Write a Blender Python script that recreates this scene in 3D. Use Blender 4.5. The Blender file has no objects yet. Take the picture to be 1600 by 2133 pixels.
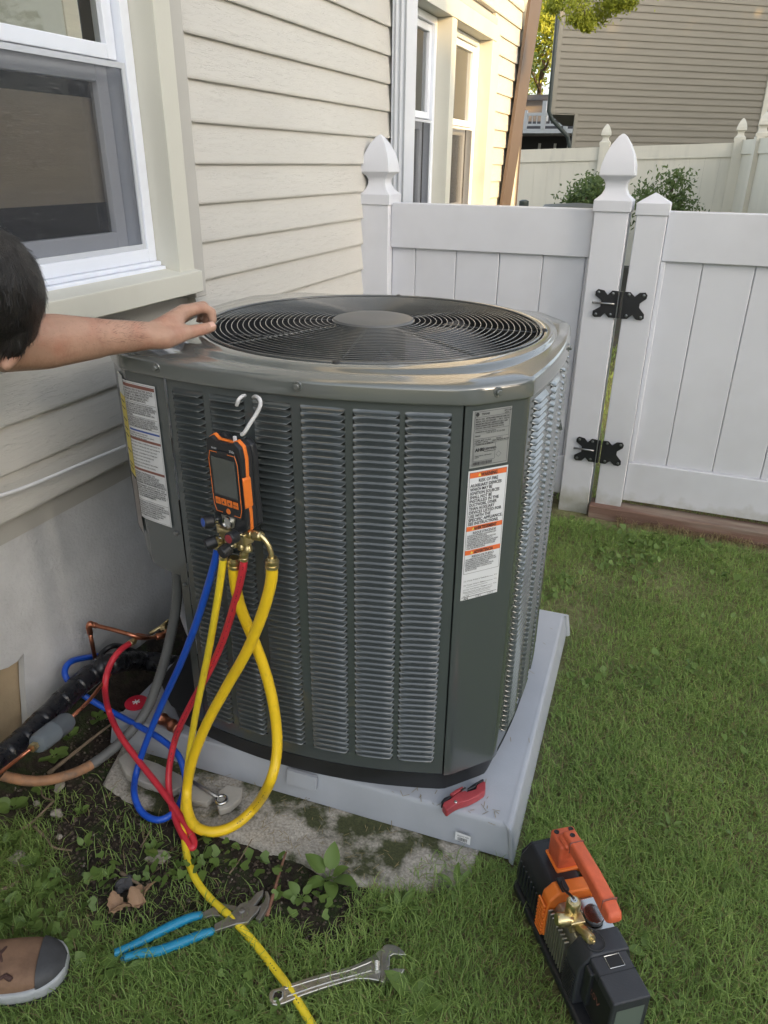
import bpy, bmesh, math, random
import numpy as np
from mathutils import Vector, Matrix, noise
random.seed(7); rng = np.random.default_rng(11)
R = math.radians
scene = bpy.context.scene
C = scene.collection

# ------------------------------------------------------------------ camera
FPX, IW, IH, CAMH = 1546.55, 1600.0, 2133.0, 1.4
pt, ro, yw = R(25.2728), R(0.6912), R(-21.2291)
FW = Vector((math.sin(yw)*math.cos(pt), math.cos(yw)*math.cos(pt), -math.sin(pt)))
r0 = Vector((math.cos(yw), -math.sin(yw), 0)); u0 = r0.cross(FW)
RT = r0*math.cos(ro) + u0*math.sin(ro); UP = -r0*math.sin(ro) + u0*math.cos(ro)
CAMLOC = Vector((0, 0, CAMH))
cam = bpy.data.cameras.new('camera'); cam_o = bpy.data.objects.new('camera', cam); C.objects.link(cam_o)
cam.sensor_fit = 'HORIZONTAL'; cam.sensor_width = 36; cam.lens = FPX/IW*36
cam.clip_start = 0.02; cam.clip_end = 600
m = Matrix((RT, UP, -FW)).transposed().to_4x4(); m.translation = CAMLOC
cam_o.matrix_world = m; scene.camera = cam_o

# ------------------------------------------------------------------ world and sun
SUN_AZ, SUN_EL = R(-25), R(13)      # azimuth from +X
sd = Vector((math.cos(SUN_AZ)*math.cos(SUN_EL), math.sin(SUN_AZ)*math.cos(SUN_EL), math.sin(SUN_EL)))
w = bpy.data.worlds.new('World'); scene.world = w; w.use_nodes = True
nt = w.node_tree; nt.nodes.clear()
sky = nt.nodes.new('ShaderNodeTexSky'); sky.sky_type = 'NISHITA'; sky.sun_disc = False
sky.sun_elevation = SUN_EL; sky.sun_rotation = math.atan2(sd.x, sd.y); sky.air_density = 1.0; sky.dust_density = 3.0; sky.ozone_density = 1.0
hs = nt.nodes.new('ShaderNodeHueSaturation'); hs.inputs['Saturation'].default_value = 0.5
bg = nt.nodes.new('ShaderNodeBackground'); bg.inputs['Strength'].default_value = 0.15
wo = nt.nodes.new('ShaderNodeOutputWorld')
nt.links.new(sky.outputs[0], hs.inputs['Color']); nt.links.new(hs.outputs[0], bg.inputs['Color']); nt.links.new(bg.outputs[0], wo.inputs[0])
sl = bpy.data.lights.new('sun', 'SUN'); sl.energy = 2.0; sl.angle = R(0.5); sl.color = (1.0, 0.64, 0.24)
so = bpy.data.objects.new('sun', sl); C.objects.link(so); so.rotation_euler = sd.to_track_quat('Z', 'Y').to_euler()
scene.view_settings.view_transform = 'Standard'; scene.view_settings.look = 'None'
scene.view_settings.exposure = 1.88; scene.view_settings.gamma = 1; scene.view_settings.use_curve_mapping = False
scene.cycles.max_bounces = 8; scene.cycles.transparent_max_bounces = 12

# ------------------------------------------------------------------ helpers
def P(px, py, ax, val):
    "world point where the sight line of photo point (px,py) meets the plane axis=val; used to read sizes off the photo"
    d = FW*FPX + RT*(px-IW/2) - UP*(py-IH/2)
    i = 'xyz'.index(ax); t = (val-CAMLOC[i])/d[i]
    return CAMLOC + d*t
def D(px, py, dist):
    return CAMLOC + (FW*FPX + RT*(px-IW/2) - UP*(py-IH/2))*(dist/FPX)

def me_obj(name, verts, faces, mat=None, parent=None, smooth=False, kind=None, mats=None, midx=None):
    me = bpy.data.meshes.new(name); me.from_pydata([tuple(v) for v in verts], [], faces); me.validate()
    if mats:
        for q in mats: me.materials.append(q)
        if midx: me.polygons.foreach_set('material_index', midx)
    elif mat: me.materials.append(mat)
    if smooth: me.polygons.foreach_set('use_smooth', [True]*len(me.polygons))
    me.update()
    o = bpy.data.objects.new(name, me); C.objects.link(o)
    if parent: o.parent = parent
    if kind: o['kind'] = kind
    return o
def tag(o, label=None, cat=None, group=None, kind=None):
    if label: o['label'] = label
    if cat: o['category'] = cat
    if group: o['group'] = group
    if kind: o['kind'] = kind
    return o
def thing(name, label, cat, group=None, loc=(0, 0, 0)):
    o = bpy.data.objects.new(name, None); C.objects.link(o); o.empty_display_size = .05; o.location = loc
    return tag(o, label, cat, group)
def bevel(o, wd, seg=2, ang=35):
    b = o.modifiers.new('bevel', 'BEVEL'); b.width = wd; b.segments = seg; b.limit_method = 'ANGLE'; b.angle_limit = R(ang); b.harden_normals = False
    for p in o.data.polygons: p.use_smooth = True
    s = o.modifiers.new('wn', 'WEIGHTED_NORMAL'); s.keep_sharp = True
    return o
BOXF = [(0,3,2,1),(4,5,6,7),(0,1,5,4),(1,2,6,5),(2,3,7,6),(3,0,4,7)]
def boxv(a, b):
    (x0,y0,z0),(x1,y1,z1) = a, b
    return [(x0,y0,z0),(x1,y0,z0),(x1,y1,z0),(x0,y1,z0),(x0,y0,z1),(x1,y0,z1),(x1,y1,z1),(x0,y1,z1)]
def box(name, a, b, mat, parent=None, bv=0, M=None, kind=None):
    v = boxv(a, b)
    if M: v = [M @ Vector(q) for q in v]
    o = me_obj(name, v, BOXF, mat, parent, kind=kind)
    if bv: bevel(o, bv)
    return o
class MB:
    def __init__(s): s.v = []; s.f = []
    def add(s, v, f):
        n = len(s.v); s.v += [tuple(q) for q in v]; s.f += [tuple(i+n for i in q) for q in f]; return s
    def box(s, a, b, M=None):
        v = boxv(a, b)
        if M: v = [M @ Vector(q) for q in v]
        return s.add(v, BOXF)
    def tube(s, pts, r, seg=10, cap=True): return s.add(*tubev(pts, r, seg, cap))
    def lathe(s, prof, M, seg=20): return s.add(*lathev(prof, M, seg))
    def prism(s, poly, h0, h1, M=None): return s.add(*prismv(poly, h0, h1, M))
    def build(s, name, mat, parent=None, smooth=False, kind=None, bv=0):
        o = me_obj(name, s.v, s.f, mat, parent, smooth, kind)
        if bv: bevel(o, bv)
        return o
def smoothpts(pts, n=8):
    pts = [Vector(p) for p in pts]; q = [pts[0]*2-pts[1]] + pts + [pts[-1]*2-pts[-2]]; out = []
    for i in range(1, len(q)-2):
        for k in range(n):
            t = k/n; a, b, c, d = q[i-1], q[i], q[i+1], q[i+2]
            out.append(.5*((2*b)+(-a+c)*t+(2*a-5*b+4*c-d)*t*t+(-a+3*b-3*c+d)*t**3))
    out.append(pts[-1]); return out
def tubev(pts, r, seg=10, cap=True):
    pts = [Vector(p) for p in pts]; n = len(pts); v = []; f = []
    rr = r if isinstance(r, (list, tuple)) else [r]*n
    t0 = (pts[1]-pts[0]).normalized(); nn = t0.orthogonal().normalized()
    for i in range(n):
        t = (pts[min(i+1, n-1)]-pts[max(i-1, 0)]).normalized()
        nn = (nn - t*nn.dot(t)).normalized(); bb = t.cross(nn)
        for k in range(seg):
            a = 2*math.pi*k/seg; v.append(pts[i] + (nn*math.cos(a)+bb*math.sin(a))*rr[i])
    for i in range(n-1):
        for k in range(seg):
            k2 = (k+1) % seg; f.append((i*seg+k, i*seg+k2, (i+1)*seg+k2, (i+1)*seg+k))
    if cap: f.append(tuple(reversed(range(seg)))); f.append(tuple((n-1)*seg+k for k in range(seg)))
    return v, f
def tube(name, pts, r, mat, parent=None, seg=10, sm=0):
    if sm:
        n0 = len(pts); pts = smoothpts(pts, sm)
        if isinstance(r, (list, tuple)): r = [float(np.interp(i/(len(pts)-1)*(n0-1), range(n0), r)) for i in range(len(pts))]
    return me_obj(name, *tubev(pts, r, seg), mat, parent, True)
def lathev(prof, M, seg=24):
    v = []; f = []
    for (r, z) in prof:
        for k in range(seg):
            a = 2*math.pi*k/seg; v.append(M @ Vector((r*math.cos(a), r*math.sin(a), z)))
    for i in range(len(prof)-1):
        for k in range(seg):
            k2 = (k+1) % seg; f.append((i*seg+k, i*seg+k2, (i+1)*seg+k2, (i+1)*seg+k))
    f.append(tuple(reversed(range(seg)))); f.append(tuple((len(prof)-1)*seg+k for k in range(seg)))
    return v, f
def lathe(name, prof, M, mat, parent=None, seg=24, smooth=True):
    o = me_obj(name, *lathev(prof, M, seg), mat, parent, smooth)
    if smooth:
        e = o.modifiers.new('es', 'EDGE_SPLIT'); e.split_angle = R(40)
    return o
def axis_m(loc, d, roll=None):
    q = Vector(d).to_track_quat('Z', 'Y').to_matrix().to_4x4(); q.translation = Vector(loc); return q
def prismv(poly, h0, h1, M=None):
    M = M or Matrix(); n = len(poly)
    v = [M @ Vector((x, y, h0)) for x, y in poly] + [M @ Vector((x, y, h1)) for x, y in poly]
    f = [tuple(reversed(range(n))), tuple(range(n, 2*n))] + [(i, (i+1) % n, (i+1) % n+n, i+n) for i in range(n)]
    return v, f
def prism(name, poly, h0, h1, mat, parent=None, M=None, bv=0):
    a = sum(poly[i][0]*poly[(i+1) % len(poly)][1]-poly[(i+1) % len(poly)][0]*poly[i][1] for i in range(len(poly)))
    if a < 0: poly = poly[::-1]
    o = me_obj(name, *prismv(poly, h0, h1, M), mat, parent)
    if bv: bevel(o, bv)
    return o
def frame4(a, b, wd, d0, d1, plane='x'):
    "rectangular frame as four butted boxes in the plane x=const: a=(y,z) b=(y,z)"
    mb = MB(); (y0, z0), (y1, z1) = a, b
    mb.box((d0, y0, z0), (d1, y0+wd, z1)); mb.box((d0, y1-wd, z0), (d1, y1, z1))
    mb.box((d0+.0005, y0+wd, z0), (d1-.0005, y1-wd, z0+wd)); mb.box((d0+.0005, y0+wd, z1-wd), (d1-.0005, y1-wd, z1))
    return mb

# ------------------------------------------------------------------ materials
def mat(name, col, rough=.5, metal=0, var=.0, vscale=8, bump=0, bscale=60, col2=None, c2scale=3, c2lo=.45, c2hi=.65, coat=0, spec=.5, det=4, stretch=None, trans=0):
    M = bpy.data.materials.new(name); M.use_nodes = True; t = M.node_tree; b = t.nodes['Principled BSDF']; L = t.links
    b.inputs['Roughness'].default_value = rough; b.inputs['Metallic'].default_value = metal
    b.inputs['Specular IOR Level'].default_value = spec
    b.inputs['Coat Weight'].default_value = coat; b.inputs['Coat Roughness'].default_value = .08
    b.inputs['Base Color'].default_value = (*col, 1)
    tc = t.nodes.new('ShaderNodeTexCoord'); mp = t.nodes.new('ShaderNodeMapping'); L.new(tc.outputs['Object'], mp.inputs[0])
    if stretch: mp.inputs['Scale'].default_value = stretch
    def noi(s, d=det):
        n = t.nodes.new('ShaderNodeTexNoise'); n.inputs['Scale'].default_value = s; n.inputs['Detail'].default_value = d; n.inputs['Roughness'].default_value = .6
        L.new(mp.outputs[0], n.inputs['Vector']); return n
    cur = None
    if col2:
        n = noi(c2scale); cr = t.nodes.new('ShaderNodeMapRange'); cr.inputs[1].default_value = c2lo; cr.inputs[2].default_value = c2hi
        L.new(n.outputs[0], cr.inputs[0]); mx = t.nodes.new('ShaderNodeMix'); mx.data_type = 'RGBA'
        mx.inputs[6].default_value = (*col, 1); mx.inputs[7].default_value = (*col2, 1); L.new(cr.outputs[0], mx.inputs[0]); cur = mx.outputs[2]
    if var:
        n = noi(vscale); cr = t.nodes.new('ShaderNodeMapRange'); cr.inputs[1].default_value = .3; cr.inputs[2].default_value = .7
        cr.inputs[3].default_value = 1-var; cr.inputs[4].default_value = 1+var; L.new(n.outputs[0], cr.inputs[0])
        hv = t.nodes.new('ShaderNodeHueSaturation'); L.new(cr.outputs[0], hv.inputs['Value'])
        if cur: L.new(cur, hv.inputs['Color'])
        else: hv.inputs['Color'].default_value = (*col, 1)
        cur = hv.outputs[0]
        rm = t.nodes.new('ShaderNodeMapRange'); rm.inputs[3].default_value = max(0, rough-.08); rm.inputs[4].default_value = min(1, rough+.08)
        L.new(n.outputs[0], rm.inputs[0]); L.new(rm.outputs[0], b.inputs['Roughness'])
    if cur: L.new(cur, b.inputs['Base Color'])
    if bump:
        n = noi(bscale, 5); bp = t.nodes.new('ShaderNodeBump'); bp.inputs['Strength'].default_value = bump; bp.inputs['Distance'].default_value = .003
        L.new(n.outputs[0], bp.inputs['Height']); L.new(bp.outputs[0], b.inputs['Normal'])
    if trans:
        b.inputs['Transmission Weight'].default_value = trans
    return M
def leafmat(name, c1, c2, rough=.5, sc=3, tl=.35):
    M = bpy.data.materials.new(name); M.use_nodes = True; t = M.node_tree; b = t.nodes['Principled BSDF']; L = t.links
    g = t.nodes.new('ShaderNodeNewGeometry'); n = t.nodes.new('ShaderNodeTexNoise'); n.inputs['Scale'].default_value = sc
    L.new(g.outputs['Position'], n.inputs['Vector'])
    ad = t.nodes.new('ShaderNodeMath'); ad.operation = 'MULTIPLY_ADD'; ad.inputs[1].default_value = .55; L.new(g.outputs['Random Per Island'], ad.inputs[0])
    s2 = t.nodes.new('ShaderNodeMath'); s2.operation = 'MULTIPLY'; s2.inputs[1].default_value = .6; L.new(n.outputs[0], s2.inputs[0]); L.new(s2.outputs[0], ad.inputs[2])
    mx = t.nodes.new('ShaderNodeMix'); mx.data_type = 'RGBA'; mx.inputs[6].default_value = (*c1, 1); mx.inputs[7].default_value = (*c2, 1)
    L.new(ad.outputs[0], mx.inputs[0]); L.new(mx.outputs[2], b.inputs['Base Color']); b.inputs['Roughness'].default_value = rough
    b.inputs['Specular IOR Level'].default_value = .3
    tr = t.nodes.new('ShaderNodeBsdfTranslucent'); L.new(mx.outputs[2], tr.inputs[0]); ms = t.nodes.new('ShaderNodeMixShader'); ms.inputs[0].default_value = tl
    o = t.nodes['Material Output']; L.new(b.outputs[0], ms.inputs[1]); L.new(tr.outputs[0], ms.inputs[2]); L.new(ms.outputs[0], o.inputs[0])
    return M
def glassmat(name, tint=(.8, .85, .85), fr=1.5):
    M = bpy.data.materials.new(name); M.use_nodes = True; t = M.node_tree; t.nodes.clear(); L = t.links
    o = t.nodes.new('ShaderNodeOutputMaterial'); tr = t.nodes.new('ShaderNodeBsdfTransparent'); tr.inputs[0].default_value = (*tint, 1)
    gl = t.nodes.new('ShaderNodeBsdfGlossy'); gl.inputs['Roughness'].default_value = .02; f = t.nodes.new('ShaderNodeFresnel'); f.inputs[0].default_value = fr
    m2 = t.nodes.new('ShaderNodeMath'); m2.operation = 'MULTIPLY'; m2.inputs[1].default_value = 1.6; m2.use_clamp = True; L.new(f.outputs[0], m2.inputs[0])
    ms = t.nodes.new('ShaderNodeMixShader'); L.new(m2.outputs[0], ms.inputs[0]); L.new(tr.outputs[0], ms.inputs[1]); L.new(gl.outputs[0], ms.inputs[2]); L.new(ms.outputs[0], o.inputs[0])
    return M
def screenmat():
    M = bpy.data.materials.new('insect_mesh'); M.use_nodes = True; t = M.node_tree; t.nodes.clear(); L = t.links
    o = t.nodes.new('ShaderNodeOutputMaterial'); tr = t.nodes.new('ShaderNodeBsdfTransparent'); df = t.nodes.new('ShaderNodeBsdfPrincipled')
    df.inputs['Roughness'].default_value = .5
    tc = t.nodes.new('ShaderNodeTexCoord'); mp = t.nodes.new('ShaderNodeMapping'); mp.inputs['Scale'].default_value = (1, 16, 260); L.new(tc.outputs['Object'], mp.inputs[0])
    n = t.nodes.new('ShaderNodeTexNoise'); n.inputs['Scale'].default_value = 1.6; n.inputs['Detail'].default_value = 3; L.new(mp.outputs[0], n.inputs['Vector'])
    cr = t.nodes.new('ShaderNodeMapRange'); cr.inputs[1].default_value = .60; cr.inputs[2].default_value = .70; L.new(n.outputs[0], cr.inputs[0])
    mx = t.nodes.new('ShaderNodeMix'); mx.data_type = 'RGBA'; mx.inputs[6].default_value = (.035, .038, .045, 1); mx.inputs[7].default_value = (.2, .2, .21, 1); L.new(cr.outputs[0], mx.inputs[0]); L.new(mx.outputs[2], df.inputs['Base Color'])
    ms = t.nodes.new('ShaderNodeMixShader'); ms.inputs[0].default_value = .52; L.new(tr.outputs[0], ms.inputs[1]); L.new(df.outputs[0], ms.inputs[2]); L.new(ms.outputs[0], o.inputs[0])
    return M
def sidingmat(name, col):
    "vinyl siding: fine wandering wood-grain lines along the board"
    M = mat(name, col, rough=.5, var=.04, vscale=1.5, stretch=(1, 1, 1)); t = M.node_tree; L = t.links; b = t.nodes['Principled BSDF']
    tc = t.nodes.new('ShaderNodeTexCoord'); mp = t.nodes.new('ShaderNodeMapping'); mp.inputs['Scale'].default_value = (3, 3, 55); L.new(tc.outputs['Object'], mp.inputs[0])
    n = t.nodes.new('ShaderNodeTexNoise'); n.inputs['Scale'].default_value = 3.2; n.inputs['Detail'].default_value = 3; n.inputs['Distortion'].default_value = .8; L.new(mp.outputs[0], n.inputs['Vector'])
    m1 = t.nodes.new('ShaderNodeMath'); m1.operation = 'SUBTRACT'; m1.inputs[1].default_value = .5; L.new(n.outputs[0], m1.inputs[0])
    m2 = t.nodes.new('ShaderNodeMath'); m2.operation = 'ABSOLUTE'; L.new(m1.outputs[0], m2.inputs[0])
    cr = t.nodes.new('ShaderNodeMapRange'); cr.inputs[1].default_value = 0; cr.inputs[2].default_value = .02; L.new(m2.outputs[0], cr.inputs[0])
    bp = t.nodes.new('ShaderNodeBump'); bp.inputs['Strength'].default_value = .55; bp.inputs['Distance'].default_value = .0012; L.new(cr.outputs[0], bp.inputs['Height']); L.new(bp.outputs[0], b.inputs['Normal'])
    return M
m_siding = sidingmat('vinyl_siding', (.56, .545, .505))
m_trim = mat('cream_trim', (.57, .565, .50), .5, var=.03, vscale=2, col2=(.51, .50, .435), c2scale=2.5, c2lo=.5, c2hi=.8, bump=.08, bscale=160)
m_jchan = mat('grey_trim', (.44, .43, .40), .5, var=.03)
m_white = mat('white_vinyl_window', (.72, .76, .84), .35, var=.03, vscale=5)
m_down = mat('downspout_paint', (.52, .55, .60), .4, var=.04, vscale=5)
m_fence = mat('white_vinyl_fence', (.60, .615, .665), .42, var=.03, vscale=3, bump=.12, bscale=220, col2=(.52, .525, .56), c2scale=1.6, c2lo=.5, c2hi=.8)
def basedirt(M, z0, z1, col):
    t = M.node_tree; L = t.links; b = t.nodes['Principled BSDF']; src = b.inputs['Base Color'].links[0].from_socket
    g = t.nodes.new('ShaderNodeNewGeometry'); sp3 = t.nodes.new('ShaderNodeSeparateXYZ'); L.new(g.outputs['Position'], sp3.inputs[0])
    n = t.nodes.new('ShaderNodeTexNoise'); n.inputs['Scale'].default_value = 14; n.inputs['Detail'].default_value = 8; L.new(g.outputs['Position'], n.inputs['Vector'])
    a = t.nodes.new('ShaderNodeMath'); a.operation = 'MULTIPLY_ADD'; a.inputs[1].default_value = -.22; L.new(n.outputs[0], a.inputs[0]); L.new(sp3.outputs[2], a.inputs[2])
    mr = t.nodes.new('ShaderNodeMapRange'); mr.inputs[1].default_value = z0-.11; mr.inputs[2].default_value = z1-.11; mr.inputs[3].default_value = .75; mr.inputs[4].default_value = 0; L.new(a.outputs[0], mr.inputs[0])
    mx = t.nodes.new('ShaderNodeMix'); mx.data_type = 'RGBA'; L.new(mr.outputs[0], mx.inputs[0]); L.new(src, mx.inputs[6]); mx.inputs[7].default_value = (*col, 1); L.new(mx.outputs[2], b.inputs['Base Color'])
m_seam = mat('seam_grime', (.48, .48, .50), .7)
m_farf = mat('far_vinyl_fence', (.68, .64, .54), .45, var=.03, vscale=2, col2=(.55, .52, .45), c2scale=1.6, c2lo=.56, c2hi=.85, stretch=(3, 3, .5))
m_stucco = mat('grey_stucco', (.60, .605, .61), .9, var=.10, vscale=7, bump=1, bscale=100, col2=(.50, .51, .52), c2scale=2.2)
m_block = mat('tan_block', (.36, .28, .18), .9, var=.12, vscale=9, bump=.6, bscale=90)
m_paint = mat('grey_green_steel_paint', (.068, .080, .082), .26, coat=.7, spec=.6)
m_louver = mat('glossy_louver_paint', (.060, .071, .073), .24, coat=1, spec=.8); m_louver.node_tree.nodes['Principled BSDF'].inputs['Coat IOR'].default_value = 2.0; m_louver.node_tree.nodes['Principled BSDF'].inputs['Coat Roughness'].default_value = .12
m_louver2 = mat('louver_paint', (.060, .071, .073), .26, coat=.8, spec=.6); m_louver2.node_tree.nodes['Principled BSDF'].inputs['Coat IOR'].default_value = 1.6; m_louver2.node_tree.nodes['Principled BSDF'].inputs['Coat Roughness'].default_value = .12
m_cap = mat('grey_top_paint', (.12, .13, .125), .15, var=.02, vscale=6, coat=.9, spec=.8)
m_base = mat('black_base_pan', (.018, .019, .021), .45, var=.1, vscale=12)
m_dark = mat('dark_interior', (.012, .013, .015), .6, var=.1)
m_coil = mat('condenser_coil', (.07, .075, .08), .45, metal=.4, var=.1, vscale=60, stretch=(1, 1, .1))
basedirt(m_fence, .0, .12, (.24, .23, .15)); basedirt(m_stucco, .0, .22, (.16, .15, .13)); basedirt(m_block, .0, .15, (.10, .08, .05))
m_wire = mat('grille_wire', (.06, .065, .065), .22, var=.05, coat=.6, spec=.9)
m_fan = mat('fan_blade_grey', (.20, .20, .21), .4, metal=.5, var=.08)
m_pad = mat('grey_plastic_pad', (.40, .425, .47), .55, var=.05, vscale=9, bump=.10, bscale=240)
m_screw = mat('steel_screw', (.25, .26, .27), .3, metal=.9)
m_label = mat('label_white', (.74, .75, .77), .4, var=.02)
m_plate = mat('label_silver', (.36, .37, .37), .35, metal=.3, var=.03)
m_ink = mat('label_ink', (.03, .03, .035), .5)
m_orange_ink = mat('label_orange', (.78, .17, .05), .45)
m_brown_ink = mat('label_brown_red', (.25, .10, .08), .5)
m_blue_ink = mat('label_blue', (.05, .10, .38), .5)
m_yellow_l = mat('label_yellow', (.75, .62, .12), .45, var=.04)
m_tan_l = mat('label_faded', (.30, .27, .26), .5)
m_black = mat('black_rubber', (.016, .017, .019), .42, var=.15, vscale=20)
m_blk2 = mat('black_plastic', (.02, .022, .026), .38, var=.1, vscale=30, bump=.08, bscale=300)
m_bat = mat('battery_plastic', (.035, .038, .045), .5, var=.1, vscale=30, bump=.15, bscale=350)
m_orange = mat('orange_plastic', (.82, .20, .03), .45, var=.06, vscale=25, bump=.06, bscale=200)
m_handle = mat('salmon_orange_grip', (.66, .13, .055), .5, var=.12, vscale=30, bump=.25, bscale=120)
m_brass = mat('brass', (.66, .55, .30), .3, metal=.95, var=.15, vscale=60)
m_copper = mat('copper', (.50, .20, .12), .3, metal=.95, var=.25, vscale=30)
m_alu = mat('cast_aluminium', (.50, .48, .42), .38, metal=.85, var=.12, vscale=40)
m_chrome = mat('chrome', (.62, .62, .60), .2, metal=1, var=.05)
m_steel = mat('worn_steel', (.34, .33, .315), .42, metal=.85, var=.25, vscale=40, bump=.2, bscale=160)
m_wrench = mat('satin_chrome', (.55, .54, .50), .33, metal=.95, var=.1, vscale=50, bump=.06, bscale=200)
m_grip = mat('blue_dipped_grip', (.012, .235, .42), .38, var=.1, vscale=30)
def hosemat(n, c, c2): return mat(n, c, .38, var=.06, vscale=30, col2=c2, c2scale=26, c2lo=.58, c2hi=.78, spec=.5)
m_hb = hosemat('blue_hose', (.012, .085, .52), (.01, .05, .30))
m_hr = hosemat('red_hose', (.60, .035, .055), (.38, .03, .035))
m_hy = hosemat('yellow_hose', (.86, .66, .035), (.62, .45, .04))
m_hy2 = hosemat('yellow_vacuum_hose', (.82, .55, .02), (.50, .34, .03))
m_conduit = mat('grey_conduit', (.13, .135, .135), .55, var=.1, vscale=20)
m_conduit2 = mat('rust_stained_conduit', (.36, .19, .10), .6, var=.2, vscale=25, col2=(.20, .13, .09), c2scale=30)
m_tape = mat('black_tape_wrap', (.013, .014, .018), .28, var=.2, vscale=40, bump=.5, bscale=45)
m_drier = mat('grey_drier_paint', (.13, .155, .18), .4, var=.05)
m_slab = mat('concrete_slab', (.42, .39, .34), .9, var=.38, vscale=170, bump=1, bscale=130, col2=(.06, .068, .028), c2scale=5.5, c2lo=.485, c2hi=.56, det=14)
m_stone = mat('stone', (.34, .31, .26), .85, var=.15, vscale=18, bump=.7, bscale=60)
m_dkstone = mat('dark_stone', (.07, .07, .075), .8, var=.2, vscale=20, bump=.6, bscale=60)
m_slate = mat('limestone_flake', (.42, .40, .36), .85, var=.1, vscale=18, bump=.6, bscale=60)
m_twig = mat('twig_bark', (.20, .15, .10), .8, var=.2, vscale=40, bump=.5, bscale=100)
m_timber = mat('reddish_timber', (.18, .105, .08), .8, var=.2, vscale=9, bump=.8, bscale=40, stretch=(.3, 2, 4), col2=(.27, .22, .18), c2scale=5)
m_deadleaf = mat('dead_leaf', (.33, .21, .13), .8, var=.25, vscale=60)
m_skin = mat('skin', (.44, .265, .19), .48, var=.10, vscale=30, bump=.4, bscale=140, col2=(.40, .20, .14), c2scale=16, c2lo=.48, c2hi=.68, spec=.4, det=8)
m_nail = mat('fingernail', (.62, .38, .30), .3)
m_hair = mat('dark_hair', (.017, .015, .015), .34, var=.3, vscale=60, bump=1, bscale=90, stretch=(6, 6, .5), spec=.45)
m_shirt = mat('grey_shirt', (.5, .5, .5), .9, var=.1, vscale=20, bump=.5, bscale=40)  # unseen shirt; pale grey picked to bounce light onto the wall
m_jeans = mat('tan_trousers', (.30, .26, .20), .9, var=.15, vscale=20, bump=.5, bscale=300)
m_suede = mat('tan_leather', (.21, .125, .078), .75, var=.18, vscale=20, bump=.4, bscale=160, col2=(.14, .08, .05), c2scale=14)
m_toe = mat('dark_rubber_toe', (.055, .057, .062), .6, var=.15, vscale=40, bump=.2, bscale=200)
m_sole = mat('grey_white_sole', (.40, .42, .44), .6, var=.12, vscale=30, bump=.2, bscale=100)
m_lace = mat('brown_lace', (.07, .035, .03), .8, var=.2, vscale=100)
m_redt = mat('red_tool_plastic', (.38, .055, .065), .42, var=.15, vscale=40)
m_redcap = mat('red_disc', (.60, .02, .05), .4)
m_glass = glassmat('window_glass')
m_glass2 = glassmat('tinted_glass', (.8, .82, .84))
m_mesh = screenmat()
m_room = mat('room_dark', (.09, .09, .10), .8)
m_blind = mat('tan_blind', (.82, .72, .57), .8, var=.06, vscale=8, bump=.3, bscale=30, stretch=(1, 1, 10))
m_curt = mat('pale_curtain', (.60, .58, .52), .9, var=.05)
m_wood = mat('pale_wood_block', (.5, .33, .2), .7, var=.1)
m_nsid = mat('taupe_siding', (.235, .21, .165), .6, var=.07, vscale=1.2, stretch=(1, 1, 5))
m_ncorner = mat('taupe_trim', (.27, .245, .195), .6, var=.04)
m_brown = mat('brown_trim', (.10, .072, .055), .5, var=.08, vscale=5)
m_gutter = mat('dark_downspout', (.05, .06, .055), .45)
m_deckw = mat('deck_white', (.75, .75, .75), .5)
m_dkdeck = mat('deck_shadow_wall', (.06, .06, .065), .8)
m_brick = mat('red_chimney', (.40, .16, .10), .9, var=.1, vscale=20)
m_farh = mat('far_house_wall', (.30, .25, .21), .8, var=.05)
m_roof = mat('far_roof', (.12, .12, .13), .9, var=.15, vscale=20)
m_bark = mat('bark', (.09, .065, .045), .9, var=.25, vscale=10, bump=1, bscale=30)
m_hinge = mat('black_hinge', (.014, .015, .018), .4, var=.15, vscale=60)
m_leafy = leafmat('painted_sun_leaf', (.20, .25, .03), (.46, .46, .05), .45, .8, .45)  # sunlight painted into a brighter yellow green leaf colour
m_leafd = leafmat('tree_leaf', (.035, .075, .016), (.09, .14, .03), .5, .5)
m_leafs = leafmat('shrub_leaf', (.06, .10, .03), (.14, .19, .06), .45, 3)
m_weed = leafmat('weed_leaf', (.07, .13, .03), (.18, .27, .07), .4, 9, .25)
m_grass = leafmat('grass_blade', (.10, .20, .048), (.40, .54, .16), .45, 3.6, .4)
m_straw = leafmat('dry_grass', (.22, .17, .085), (.34, .28, .15), .7, 4, .3)

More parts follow.
